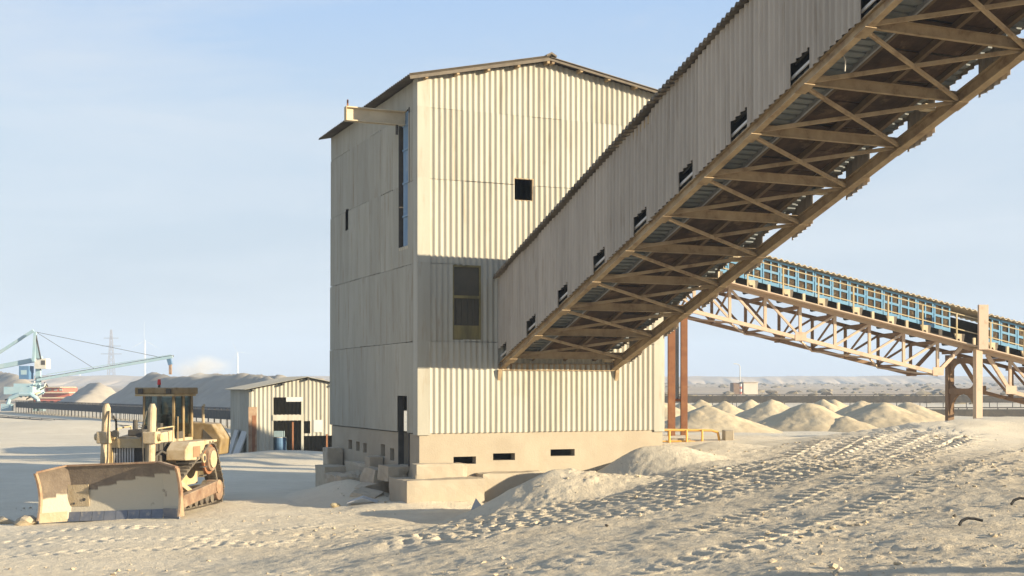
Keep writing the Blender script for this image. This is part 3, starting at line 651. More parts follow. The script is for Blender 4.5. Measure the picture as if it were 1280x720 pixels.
# roof: shallow gable, sheets run from eave to ridge
RZ = 3.02
def gal_roof(side):
    y_lo, y_hi = (-0.22, GWD/2) if side < 0 else (GWD+0.22, GWD/2)
    L = math.hypot(GWD/2+0.22, RZ-2.56); dy, dz = (y_hi-y_lo)/L, (RZ-2.56)/L
    rm = sheet('roof_sheet', M['roof'], 0, PW+0.04, 0, L, (), PW/6, 0.034, thick=0.05, ns=6)
    # sheet x -> along the slope of the gallery, sheet z -> up the roof slope, sheet y -> upward
    rm.transform(Matrix(((1, 0, 0, 0), (0, 0, dy, 0), (GK, 1, dz, 0), (0,0,0,1)))); rm.update()
    for i in range(NSH):
        x = -0.16 + i*PW
        link('roof_sheet', rm, gal, (x, y_lo, GK*x + 2.57 + rng.uniform(-.008,.012)))
gal_roof(-1); gal_roof(1)
# chords, stringers, cross beams, bracing
x1 = GEND-0.4
MB().ibeam(g(-0.1, 0.06, 0.10), g(x1, 0.06, 0.10), 0.15, 0.20, 0.022).build('chord', M['steel'], gal)
MB().ibeam(g(-0.1, GWD-0.06, 0.10), g(x1, GWD-0.06, 0.10), 0.19, 0.24, 0.025).build('chord', M['steel'], gal)
for y in (0.0, GWD): MB().beam(g(-0.1, y+0.05*(1 if y == 0 else -1), 2.46), g(x1, y+0.05*(1 if y == 0 else -1), 2.46), 0.12, 0.16).build('top_chord', M['steel'], gal)
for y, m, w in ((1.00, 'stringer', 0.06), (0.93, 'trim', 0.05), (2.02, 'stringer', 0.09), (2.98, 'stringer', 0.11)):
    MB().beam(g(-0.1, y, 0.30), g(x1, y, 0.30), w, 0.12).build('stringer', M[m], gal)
BAY = 1.684; nodes = [0.75 + BAY*k for k in range(18)]
for k, x in enumerate(nodes):
    MB().ibeam(g(x, 0.14, 0.15), g(x, GWD-0.14, 0.15), 0.085, 0.20, 0.016, up=(0,0,1)).build('cross_beam', M['steel'], gal)
    for y in (0.06, GWD-0.06): MB().box(-0.16, 0.16, -0.12, 0.12, -0.008, 0.008).build('gusset', M['steel'], gal).matrix_local = Matrix.Translation(Vector(g(x, y, -0.022))) @ Matrix.Rotation(-math.atan(GK), 4, 'Y')
    if k:
        xp = nodes[k-1]
        MB().angle(g(xp+0.08, 0.15, 0.085), g(x-0.08, GWD-0.15, 0.085), 0.066).build('brace', M['steel'], gal)
        MB().angle(g(x-0.08, 0.15, 0.055), g(xp+0.08, GWD-0.15, 0.055), 0.058).build('brace', M['steel'], gal)
    # floor between this beam and the next: ribbed walkway plates left and right, rusty pans under the belt
    xs_, xe_ = x-BAY+0.02, x-0.02
    pl = MB()
    nrib = 9
    for r_ in range(nrib):
        a, b = xs_+(xe_-xs_)*r_/nrib, xs_+(xe_-xs_)*(r_+1)/nrib; mid = (a+b)/2
        pl.hexa([g(a, 0.13, 0.30), g(mid, 0.13, 0.30), g(mid, 0.92, 0.30), g(a, 0.92, 0.30), g(a, 0.13, 0.33), g(mid, 0.13, 0.33), g(mid, 0.92, 0.33), g(a, 0.92, 0.33)])
        pl.hexa([g(mid, 0.13, 0.335), g(b, 0.13, 0.335), g(b, 0.92, 0.335), g(mid, 0.92, 0.335), g(mid, 0.13, 0.365), g(b, 0.13, 0.365), g(b, 0.92, 0.365), g(mid, 0.92, 0.365)])
    pl.build('walkway_plate', M['plate'], gal)
    pr = MB(); yr = GWD-0.38
    for r_ in range(nrib):
        a, b = xs_+(xe_-xs_)*r_/nrib, xs_+(xe_-xs_)*(r_+1)/nrib; mid = (a+b)/2; ye = yr + (0.12 if r_ == 0 else 0)
        pr.hexa([g(a, 3.03, 0.34), g(mid, 3.03, 0.34), g(mid, ye, 0.34), g(a, ye, 0.34), g(a, 3.03, 0.37), g(mid, 3.03, 0.37), g(mid, ye, 0.37), g(a, ye, 0.37)])
        pr.hexa([g(mid, 3.03, 0.375), g(b, 3.03, 0.375), g(b, ye, 0.375), g(mid, ye, 0.375), g(mid, 3.03, 0.405), g(b, 3.03, 0.405), g(b, ye, 0.405), g(mid, ye, 0.405)])
    pr.build('walkway_plate', M['plate'], gal)
    for (ya, yb) in ((1.04, 1.96), (2.08, 2.91)):
        q = MB(); n_ = 4
        for r_ in range(n_):
            a, b = xs_+(xe_-xs_)*r_/n_, xs_+(xe_-xs_)*(r_+1)/n_; s = rng.uniform(-.02,.03)
            q.hexa([g(a, ya, 0.34+s), g(b-0.01, ya, 0.34+s), g(b-0.01, yb, 0.34+s), g(a, yb, 0.34+s), g(a, ya, 0.36+s), g(b-0.01, ya, 0.36+s), g(b-0.01, yb, 0.36+s), g(a, yb, 0.36+s)])
        q.build('belt_pan', M['pan'], gal)
    # odd lamp brackets and clamps hanging by the right chord
    if k % 2 == 0: MB().box(-0.1, 0.1, -0.16, 0.08, -0.05, 0.06).build('clamp', M['cream'], gal).location = g(x-0.55, GWD-0.30, 0.22)
MB().ibeam(g(0.06, -0.06, 0.06), g(0.06, GWD+0.1, 0.06), 0.12, 0.2, 0.02).build('cross_beam', M['steel'], gal)
for y in (-0.04, GWD+0.02): MB().add([(0.06,y-.06,-.0),(0.18,y-.06,.0),(0.10,y-.05,-.30),(0.06,y+.06,-.0),(0.18,y+.06,.0),(0.10,y+.05,-.30)], [(0,1,2),(5,4,3),(0,3,4,1),(1,4,5,2),(2,5,3,0)]).build('drip_tip', M['steel'], gal)
MB().beam(g(0.1, 1.1, 0.98), g(x1, 1.1, 0.98), 0.06, 1.2).build('light_baffle', M['dark'], gal)  # hidden inner panel, sized to block sun leaking through the wall notches
MB().beam(g(0.5, 2.0, 0.95), g(x1, 2.0, 0.95), 1.5, 0.06).build('belt', M['rubber'], gal)
MB().path([g(14.9, 0.35, 0.28), g(15.0, 0.36, 0.06), g(14.93, 0.40, -0.08)], 0.012, 5).build('loose_wire', M['white'], gal)
# trestle that carries the raised end, out of the picture
tr = MB()
zz = GK*30.0
for y in (0.1, GWD-0.1):
    for x in (29.4, 30.4): tr.beam((x, y, GK*x-0.02), (x, y+(-0.5 if y < 1 else 0.5), -GZ0+0.9), 0.28, 0.28)
for f_ in (0.2, 0.45, 0.7): tr.beam((29.9, 0-0.4*(1-f_), (zz+GZ0)*f_-GZ0), (29.9, GWD+0.4*(1-f_), (zz+GZ0)*f_-GZ0), 0.16, 0.16)
tr.build('trestle', M['steel'], gal)

# ------------------------------------------------------------------ blue panelled conveyor bridge on the right
BK, BX0, BZ0, BY, BYF = -0.238, 10.96, 6.70, 0.0, 2.3
blue = empty('conveyor_bridge', (BX0, 48.0, BZ0), R(8), 'descending conveyor bridge with blue window panels on a pinkish steel truss', 'conveyor')
def bz(x, z): return z + BK*x
PB = 1.385
XL, XR = -6.4, 15.5
# chords, posts and diagonals, near and far truss
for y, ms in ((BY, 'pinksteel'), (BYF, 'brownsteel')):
    MB().beam((XL, y, bz(XL, -0.04)), (XR, y, bz(XR, -0.04)), 0.16, 0.13).build('top_chord', M[ms], blue)
    for (mid, xa, xb) in ((0.0, -4*PB, 4*PB), (14.08, 14.08-4*PB, 15.5)):
        MB().beam((xa, y, bz(xa, -1.31)), (xb, y, bz(xb, -1.31)), 0.15, 0.14).build('bottom_chord', M[ms], blue)
        for k in range(-4, 5):
            x = mid + k*PB
            if x > 15.4: continue
            MB().beam((x, y, bz(x, -1.25)), (x, y, bz(x, -0.10)), 0.10, 0.10).build('truss_post', M[ms], blue)
            if k in (-4, 0, 4): MB().box(x-0.22, x+0.22, y-0.09, y-0.07, bz(x, -1.40), bz(x, -1.08)).build('gusset', M[ms], blue)
            if k < 0: MB().beam((x, y, bz(x, -0.10)), (x+PB, y, bz(x+PB, -1.25)), 0.08, 0.08).build('diagonal', M[ms], blue)
            if k >= 0 and x+PB <= 15.5 and k < 4: MB().beam((x, y, bz(x, -1.25)), (x+PB, y, bz(x+PB, -0.10)), 0.08, 0.08).build('diagonal', M[ms], blue)
        for s in (-1, 1):
            xe = mid + s*4*PB; xt = mid + s*(4*PB+0.95)
            if XL < xt < XR: MB().beam((xe, y, bz(xe, -1.28)), (xt, y, bz(xt, -0.10)), 0.13, 0.13).build('diagonal', M[ms], blue)
for k in range(-4, 15):                       # cross members and lateral zigzag, deck beams
    x = k*PB
    if x > XR: continue
    MB().beam((x, BY, bz(x, -0.12)), (x, BYF, bz(x, -0.12)), 0.10, 0.14).build('deck_beam', M['brownsteel'], blue)
    if k <= 4 or x > 8.5: MB().beam((x, BY, bz(x, -1.33)), (x, BYF, bz(x, -1.33)), 0.08, 0.08).build('tie_beam', M['brownsteel'], blue)
    if k < 4: 
        a, b = (BY, BYF) if k % 2 == 0 else (BYF, BY)
        MB().beam((x, a, bz(x, -1.40)), (x+PB, b, bz(x+PB, -1.40)), 0.06, 0.06).build('lateral_brace', M['pinksteel'], blue)
        MB().beam((x, BY+0.1, bz(x, -0.2)), (x, BYF-0.1, bz(x, -1.25)), 0.06, 0.06).build('sway_brace', M['brownsteel'], blue)
MB().hexa([(XL, BY-0.55, bz(XL,0.03)), (XR, BY-0.55, bz(XR,0.03)), (XR, BY+0.02, bz(XR,0.03)), (XL, BY+0.02, bz(XL,0.03)), (XL, BY-0.55, bz(XL,0.075)), (XR, BY-0.55, bz(XR,0.075)), (XR, BY+0.02, bz(XR,0.075)), (XL, BY+0.02, bz(XL,0.075))]).build('deck', M['pinksteel'], blue)
MB().beam((XL, BY+1.35, bz(XL, 0.28)), (XR, BY+1.35, bz(XR, 0.28)), 1.1, 0.12).build('belt', M['rubber'], blue)
# handrail
for z in (1.10, 0.52): MB().beam((XL, BY-0.50, bz(XL, z)), (XR, BY-0.50, bz(XR, z)), 0.032, 0.036).build('rail', M['yellow'], blue)
for k in range(-4, 12):
    x = k*PB - 0.85
    if x < XR: MB().box(x-0.026, x+0.026, BY-0.526, BY-0.474, bz(x, 0.08), bz(x, 1.12)).build('rail_post', M['yellow'], blue)
# idler stands under the panels
for k in range(-9, 22):
    x = k*PB/2 + 0.2
    if not XL < x < XR-0.3: continue
    s = MB()
    if k % 2: s.add([(x-0.20, BY-0.04, bz(x, 0.44)), (x+0.22, BY-0.04, bz(x, 0.42)), (x+0.16, BY-0.04, bz(x, 0.08)), (x+0.04, BY-0.04, bz(x, 0.08)), (x, BY-0.04, bz(x, 0.24)), (x-0.12, BY-0.04, bz(x, 0.24)),
                   (x-0.20, BY+0.05, bz(x, 0.44)), (x+0.22, BY+0.05, bz(x, 0.42)), (x+0.16, BY+0.05, bz(x, 0.08)), (x+0.04, BY+0.05, bz(x, 0.08)), (x, BY+0.05, bz(x, 0.24)), (x-0.12, BY+0.05, bz(x, 0.24))],
                  [(0,5,4,3,2,1),(6,7,8,9,10,11)] + [(i,(i+1)%6,6+(i+1)%6,6+i) for i in range(6)])
    else: s.box(x-0.05, x+0.05, BY+0.1, BY+0.2, bz(x, 0.08), bz(x, 0.45))
    s.build('idler_stand', M['cream'], blue)
    MB().tube((x+0.3, BY+0.5, bz(x+0.3, 0.17)), (x+0.3, BYF-0.4, bz(x+0.3, 0.17)), 0.07, n=8).build('return_roller', M['dark'], blue)
# blue panels, two by two panes each
PP = PB/2
for k in range(-9, 23):
    x = k*PP
    if not (XL < x < XR-PP) or (6.15 < x+PP/2 < 7.75): continue
    zb, zt = 0.46, 1.44; w = PP-0.03
    def q(a, z): return (x+a, z + BK*(x+a))
    fr = MB()
    for (a0, a1, z0, z1) in ((0,0.055,zb,zt),(w-0.055,w,zb,zt),(0.055,w-0.055,zb,zb+0.13),(0.055,w-0.055,zt-0.07,zt),(0.055,w-0.055,0.93,1.02),(w/2-0.025,w/2+0.025,zb+0.13,0.93),(w/2-0.025,w/2+0.025,1.02,zt-0.07)):
        pts = [(q(a0,z0)[0], BY+0.26, q(a0,z0)[1]), (q(a1,z0)[0], BY+0.26, q(a1,z0)[1]), (q(a1,z0)[0], BY+0.31, q(a1,z0)[1]), (q(a0,z0)[0], BY+0.31, q(a0,z0)[1]),
               (q(a0,z1)[0], BY+0.26, q(a0,z1)[1]), (q(a1,z1)[0], BY+0.26, q(a1,z1)[1]), (q(a1,z1)[0], BY+0.31, q(a1,z1)[1]), (q(a0,z1)[0], BY+0.31, q(a0,z1)[1])]
        fr.hexa(pts)
    fo = fr.build('window_panel', M['blue'], blue)
    for (a0, a1) in ((0.055, w/2-0.025), (w/2+0.025, w-0.055)):
        for (z0, z1) in ((zb+0.13, 0.93), (1.02, zt-0.07)):
            pts = [(q(a,z)[0], y, q(a,z)[1]) for z in (z0, z1) for (a, y) in ((a0,BY+0.285),(a1,BY+0.285),(a1,BY+0.30),(a0,BY+0.30))]
            MB().hexa(pts).build('pane', M['mesh'], fo)
MB().hexa([(XL, BY+2.5, bz(XL,0.45)), (XR, BY+2.5, bz(XR,0.45)), (XR, BY+2.54, bz(XR,0.45)), (XL, BY+2.54, bz(XL,0.45)), (XL, BY+2.5, bz(XL,1.45)), (XR, BY+2.5, bz(XR,1.45)), (XR, BY+2.54, bz(XR,1.45)), (XL, BY+2.54, bz(XL,1.45))]).build('back_hood', M['dark'], blue)
# corrugated hood roof: coarse waves whose ends show as scallops
rs = sheet('roof_sheet', M['cream'], 0, PB+0.02, 0, 2.7, (), 0.2308, 0.036, thick=0.03, ns=8)
rs.transform(Matrix(((1, 0, 0, 0), (0, 0, 1, 0), (BK, 1, 0.03, 0), (0,0,0,1)))); rs.update()
for k in range(-5, 11):
    x = k*PB
    if x < XL or x+PB > XR+0.4: continue
    link('roof_sheet', rs, blue, (x, BY+0.10, BK*x + 1.50))
# portal pier and tall post
def pier(xc, ztop_near, zbase, tall):
    leg_n, leg_f, w = BY-0.30, BYF-0.35, 0.26
    MB().box(xc-0.13, xc+0.13, leg_n-w/2, leg_n+w/2, zbase, ztop_near).build('pier_leg', M['pinksteel'], blue)
    MB().box(xc-0.13, xc+0.13, leg_f-w/2, leg_f+w/2, zbase, bz(xc, -0.2)).build('pier_leg', M['brownsteel'], blue)
    zt = bz(xc, -0.2) - 0.25; zm = zbase + (zt-zbase)*0.56
    for z in (zt, zm): MB().box(xc-0.10, xc+0.10, leg_n+w/2, leg_f-w/2, z-0.11, z+0.11).build('pier_beam', M['brownsteel'], blue)
    def fil(cy, cz, sy, sz, r=0.62):           # curved corner web
        n_ = 6; pr_ = [(cy, cz)] + [(cy+sy*r-sy*r*math.sin(t), cz+sz*r-sz*r*math.cos(t)) for t in np.linspace(0, math.pi/2, n_)]
        MB().prism(pr_, 'x', xc-0.05, xc+0.05).build('corner_web', M['brownsteel'], blue)
    for cy, sy in ((leg_n+w/2, 1), (leg_f-w/2, -1)):
        fil(cy, zt-0.11, sy, -1); fil(cy, zm+0.11, sy, 1, 0.5); fil(cy, zm-0.11, sy, -1, 0.9)
    if tall: MB().box(xc-0.19, xc+0.19, leg_n-0.46, leg_n-0.34, bz(xc, -0.05), bz(xc, 1.66)).build('head_post', M['pinksteel'], blue)
    MB().box(xc-0.4, xc+0.4, leg_n-0.4, leg_n+0.4, zbase-0.06, zbase).build('base_plate', M['steel'], blue)
    MB().box(xc-0.4, xc+0.4, leg_f-0.4, leg_f+0.4, zbase-0.06, zbase).build('base_plate', M['steel'], blue)
# (local z is relative to BZ0)
pier(7.04, bz(7.04, 0.0), 1.84-BZ0, True)
pier(-5.9, bz(-5.9, -1.2), 1.5-BZ0, False)
MB().box(7.04-0.9, 7.04+0.75, BY-1.2, BYF+0.7, 1.0-BZ0, 1.77-BZ0).build('pier_footing', M['concrete2'], blue)
# rusty columns and pipe below the left end of the bridge
col = empty('rusty_support_frame', (6.0, 47.0, 1.2), 0, 'pair of rusty brown steel columns with a grey pipe between them', 'support frame')
MB().ibeam((-0.06, 0, -0.4), (-0.06, 0, 5.25), 0.26, 0.24, 0.03, up=(0,1,0)).build('column', M['rust'], col)
MB().ibeam((0.42, 0.1, -0.4), (0.42, 0.1, 5.25), 0.24, 0.24, 0.03, up=(0,1,0)).build('column', M['rust'], col)
MB().tube((0.18, 0.25, 1.9), (0.18, 0.25, 5.2), 0.07).build('pipe', M['pipe'], col)
MB().beam((-0.25, 0.05, 5.32), (0.62, 0.05, 5.32), 0.25, 0.14).build('cap_beam', M['rust'], col)
MB().beam((-0.06, 0.1, 1.85), (0.42, 0.1, 1.85), 0.08, 0.10).build('tie', M['rust'], col)

# orange railing behind the heap, with its barrier ends
ox, oy = 4.75, 42.2
rail = empty('orange_guardrail', (ox, oy, gz(ox+1, oy)), 0, 'orange tubular guardrail standing behind the sand heap by the tower', 'guardrail')
zt = 2.10 - gz(ox+1, oy)
MB().path([(0.1,0,zt), (1.95,0.15,zt-0.02), (2.16,0.16,zt-0.09), (2.20,0.16,zt-0.28), (2.2,0.16,-0.4)], 0.042, 8).build('top_rail', M['orange'], rail)
for x, w in ((0.52,0.042), (1.10,0.035), (1.62,0.035)): MB().tube((x, 0.05, -0.4), (x, 0.05, zt), w).build('post', M['orange'], rail)
MB().tube((0.1,0.06,zt-0.38), (2.2,0.16,zt-0.4), 0.03).build('mid_rail', M['orange'], rail)
MB().box(0.62, 1.28, 0.30, 0.62, -0.4, zt-0.30).build('concrete_upstand', M['concrete'], rail)
b_ = MB().box(7.12, 7.42, 42.2, 42.8, 0.9, 2.08, jit=0.02).build('barrier_post', M['concrete'], bevel=0.03); tag(b_, 'stubby pale concrete post at the end of the orange guardrail', 'barrier')
pp = empty('rusty_pipe_stub', (4.9, 41.4, 1.2), 0, 'short rusty pipe stubs beside the tower plinth', 'pipes')
MB().tube((-0.25,0.1,0.35), (0.45,0.0,0.30), 0.11).build('pipe', M['rust'], pp); MB().tube((-0.25,0.35,0.05), (0.6,0.2,0.02), 0.12).build('pipe', M['rust'], pp)

# ------------------------------------------------------------------ dumped heaps behind the bridge
def crest_mesh(name, P, cell, slope, seed, zg, m, rough=0.45, soft=0.15, warp=0.35):
    P = np.array(P, float); rmax = P[:,2].max()/slope*1.15 + cell*3
    xs_ = np.arange(P[:,0].min()-rmax, P[:,0].max()+rmax, cell); ys_ = np.arange(P[:,1].min()-rmax, P[:,1].max()+rmax, cell)
    Xg, Yg = np.meshgrid(xs_, ys_); Z = np.full(Xg.shape, -1.0); H = P[:,2].max()
    wx = warp*H*fbm(Xg*0.7/H*1.5, Yg*0.7/H*1.5, seed+2, 3); wy = warp*H*fbm(Xg*0.7/H*1.5, Yg*0.7/H*1.5, seed+9, 3)
    for a_, b_ in zip(P[:-1], P[1:]):
        n_ = max(2, int(np.hypot(*(b_-a_)[:2])/(cell*0.9)))
        for t in np.linspace(0, 1, n_):
            q_ = a_+(b_-a_)*t; dd = np.hypot(Xg+wx-q_[0], Yg+wy-q_[1]); Z = np.maximum(Z, q_[2] - slope*(np.sqrt(dd*dd+soft*soft)-soft))
    up = np.clip(Z/H, 0, 1); Z = np.where(Z > 0, Z*(0.86+0.14*up), Z)      # slightly hollow foot
    Z = Z + rough*H*(0.12*fbm(Xg*2.2/H, Yg*2.2/H, seed, 3) + 0.05*fbm(Xg*7/H, Yg*7/H, seed+5, 3))*np.clip(Z/H*3, 0, 1)
    Z = np.maximum(Z, -0.3*H); ny2, nx2 = Xg.shape; id_ = np.arange(nx2*ny2).reshape(ny2, nx2)
    q = np.stack([id_[:-1,:-1], id_[:-1,1:], id_[1:,1:], id_[1:,:-1]], -1).reshape(-1, 4)
    q = q[Z.ravel()[q].max(1) > -0.28*H]; used, inv = np.unique(q, return_inverse=True)
    V = np.stack([Xg, Yg, Z+zg], -1).reshape(-1, 3)[used]; o_ = np.array([P[:,0].mean(), P[:,1].mean(), 0.0])
    me_ = bpy.data.meshes.new(name); me_.from_pydata((V-o_).tolist(), [], inv.reshape(-1, 4).tolist())
    me_.materials.append(M[m]); me_.polygons.foreach_set('use_smooth', [True]*len(q)); me_.update()
    return link(name, me_, None, tuple(o_))
def heap(px, ay, by, hw, zg, label, seed):
    r = random.Random(seed); Y = F*(CAMZ-zg)/(by-HOR); h = (CAMZ - (ay-HOR)*Y/F) - zg; rad = hw*Y/F
    X = (px-640)/F*Y; Y += rad*0.8; e = rad*0.22
    P = [(X+r.uniform(-e,e)*0.6, Y+e*1.2, h*r.uniform(.86,.98)), (X, Y, h), (X+r.uniform(-e,e), Y-e, h*r.uniform(.8,.93))]
    o = crest_mesh('sand_heap', P, max(0.09, rad/26), h/rad*0.68, seed, zg-0.03, 'pile', 0.38, rad*0.10, 0.16)
    return tag(o, label, 'sand heap', 'dumped sand heaps on the right')
ZR = 1.27
for i, (px, ay, by, hw, lab) in enumerate([
    (893, 507, 541, 60, 'large sand heap nearest the rusty columns, front row'),
    (1021, 503, 538, 56, 'large sand heap in the middle of the front row'),
    (1064, 520, 539, 34, 'small low sand heap at the very front between two large heaps'),
    (1119, 503, 536, 56, 'broad sand heap second from the bridge pier, front row'),
    (1147, 502, 531, 44, 'sand heap closest to the bridge pier, sloping right'),
    (972, 499, 529, 44, 'sand heap behind and between the two front row giants'),
    (1088, 501, 527, 40, 'sand heap peeking out behind the small low heap'),
    (1034, 498, 523, 30, 'sand heap in the back row right of centre'),
    (1048, 499, 522, 30, 'rightmost of the back row twin sand heap peaks'),
    (942, 499, 523, 28, 'sand heap in the back row left of centre'),
    (908, 501, 525, 30, 'sand heap peeking out behind the heap by the columns'),
    (880, 499, 522, 26, 'back row sand heap just right of the rusty columns'),
    (858, 501, 527, 30, 'sand heap partly hidden behind the rusty columns'),
    (832, 503, 530, 40, 'sand heap at the corner of the tower, mostly hidden')]):
    heap(px, ay, by, hw, ZR, lab, 300+i)

# ------------------------------------------------------------------ bulldozer
def blade_material():
    """moldboard: bare brown steel above, sand caked over the lower two thirds with a ragged stepped edge"""
    m = mat('blade_steel', (0.155,0.12,0.09), (0.215,0.17,0.125), 3.0, 0.8, 0.5, 18, rnd=0, stain=(0.36,0.28,0.19), stain_amt=0.5, stain_scale=2.5)
    n, l = m.node_tree.nodes, m.node_tree.links; b = n['Principled BSDF']
    old = b.inputs['Base Color'].links[0].from_socket
    tc = n.new('ShaderNodeTexCoord'); sp = n.new('ShaderNodeSeparateXYZ'); l.new(tc.outputs['Object'], sp.inputs[0])
    no = n.new('ShaderNodeTexNoise'); no.inputs['Scale'].default_value = 1.3; no.inputs['Detail'].default_value = 5; l.new(tc.outputs['Object'], no.inputs['Vector'])
    def math_(op, a, c):
        x = n.new('ShaderNodeMath'); x.operation = op
        for i, q in enumerate((a, c)):
            if isinstance(q, float): x.inputs[i].default_value = q
            else: l.new(q, x.inputs[i])
        return x.outputs[0]
    # caking line rises in steps from the right-hand end to the left-hand end
    st = math_('SNAP', math_('MULTIPLY', sp.outputs['Y'], 0.16), 0.09)
    line = math_('ADD', math_('ADD', st, 0.98), math_('MULTIPLY', math_('SUBTRACT', no.outputs['Fac'], 0.5), 0.22))
    f = n.new('ShaderNodeMapRange'); l.new(math_('SUBTRACT', line, sp.outputs['Z']), f.inputs[0]); f.inputs[1].default_value = -0.02; f.inputs[2].default_value = 0.03
    n2 = n.new('ShaderNodeTexNoise'); n2.inputs['Scale'].default_value = 2.6; n2.inputs['Detail'].default_value = 6; l.new(tc.outputs['Object'], n2.inputs['Vector'])
    hole = n.new('ShaderNodeMapRange'); l.new(n2.outputs['Fac'], hole.inputs[0]); hole.inputs[1].default_value = 0.74; hole.inputs[2].default_value = 0.66
    fac = math_('MULTIPLY', f.outputs[0], hole.outputs[0])
    mx = n.new('ShaderNodeMix'); mx.data_type = 'RGBA'; l.new(fac, mx.inputs[0]); l.new(old, mx.inputs[6]); mx.inputs[7].default_value = (0.52,0.46,0.345,1)
    l.new(mx.outputs[2], b.inputs['Base Color']); return m
M['blade'] = blade_material()
DZF = Vector((-0.14, -0.99)).normalized()
doz = empty('bulldozer', (-9.86, 35.27, 0.17), math.atan2(DZF.y, DZF.x), 'dust caked yellow crawler bulldozer with a wide front blade', 'bulldozer')
doz.scale = (0.94,)*3
# local frame: x forward, y to the machine's left (right in the picture), z up
# blade
BW = 2.02
def bl_prof(z): return 0.24*((z-0.70)/0.80)**2 - 0.02        # concave moldboard
zs = np.linspace(0.02, 1.46, 14); ys = [-BW, -1.80, -1.58, -1.34, -0.7, 0.0, 0.7, 1.34, 1.58, 1.80, BW]
def bx(y): return 2.72 + (max(abs(y)-1.34, 0)*0.62)
def bt(y): return 1.46 - 0.22*max(abs(y)-1.38, 0)
bv, bf = [], []
for sd in (0, 1):
    for y in ys:
        for z in zs:
            zz_ = z/1.46*bt(y); bv.append((bx(y) + bl_prof(z) - 0.09*sd, y, zz_))
nz_, ny_ = len(zs), len(ys)
for sd in (0, 1):
    for i in range(ny_-1):
        for j in range(nz_-1):
            a = sd*ny_*nz_ + i*nz_ + j; bf.append((a, a+nz_, a+nz_+1, a+1))
for i in range(ny_-1):
    for j in (0, nz_-1): a = i*nz_+j; bf.append((a, a+nz_, ny_*nz_+a+nz_, ny_*nz_+a))
for i in (0, ny_-1):
    for j in range(nz_-1): a = i*nz_+j; bf.append((a, a+1, ny_*nz_+a+1, ny_*nz_+a))
bld = MB().add(bv, bf).build('blade', M['blade'], doz)
def pt(y, z): return (bx(y) + bl_prof(z*1.46/bt(y)), y, z)
for y0, y1 in zip(np.linspace(-1.38, 1.38, 9)[:-1], np.linspace(-1.38, 1.38, 9)[1:]):
    MB().hexa([(2.76+bl_prof(0.0), y0+0.006, -0.06), (2.76+bl_prof(0.0), y1-0.006, -0.06), (2.73+bl_prof(.0), y1-0.006, -0.06), (2.73+bl_prof(.0), y0+0.006, -0.06),
               (2.745+bl_prof(0.18), y0+0.006, 0.19), (2.745+bl_prof(0.18), y1-0.006, 0.19), (2.725+bl_prof(0.18), y1-0.006, 0.19), (2.725+bl_prof(0.18), y0+0.006, 0.19)]).build('cutting_edge', M['edge'], bld)
for s in (-1, 1):
    MB().beam((bx(1.38)+bl_prof(0.1)+0.03, s*1.40, 0.08), (bx(BW)+bl_prof(0.1)+0.03, s*BW, 0.08), 0.03, 0.27).build('end_bit', M['caked_pale' if s < 0 else 'edge'], bld)
    # wing end plates
    pr = [(bx(BW)-0.10, 0.0)] + [(bx(BW)+bl_prof(z)+0.10, z/1.46*bt(BW)) for z in zs] + [(bx(BW)+bl_prof(1.46)-0.10, bt(BW)), (bx(BW)-0.08, 0.7)]
    MB().prism(pr, 'y', s*BW-0.03, s*BW+0.03).build('end_plate', M['rustsand'], bld)
tp = MB()
for i in range(ny_-1): tp.beam((bx(ys[i])+bl_prof(1.46), ys[i], bt(ys[i])+0.02), (bx(ys[i+1])+bl_prof(1.46), ys[i+1], bt(ys[i+1])+0.02), 0.10, 0.05)
tp.build('top_lip', M['rustsand'], bld)
MB().box(2.73, 2.77, -1.42, -0.82, 0.34, 0.94, jit=0.01).build('wear_patch', M['caked_pale'], bld)
for (y, z, r_) in ((-0.95, 0.52, 0.045), (-1.25, 0.42, 0.03)): MB().tube((2.765, y, z), (2.785, y, z), r_, n=8).build('patch_hole', M['dark'], bld)
bld.rotation_euler = (R(2.6), 0, 0); bld.location = (0, 0, -0.02)
sp_ = []
# push arms
for s in (-1, 1):
    MB().beam((2.66, s*1.78, 0.42), (-0.25, s*1.62, 0.62), 0.22, 0.34).build('push_arm', M['armsteel'], doz, bevel=0.02)
    MB().tube((-0.25, s*1.42, 0.62), (-0.25, s*1.76, 0.62), 0.2, n=14).build('trunnion', M['rustsand'], doz)
    MB().beam((2.6, s*1.55, 1.05), (1.35, s*1.60, 0.52), 0.13, 0.13).build('tilt_brace', M['caked_pale'], doz)
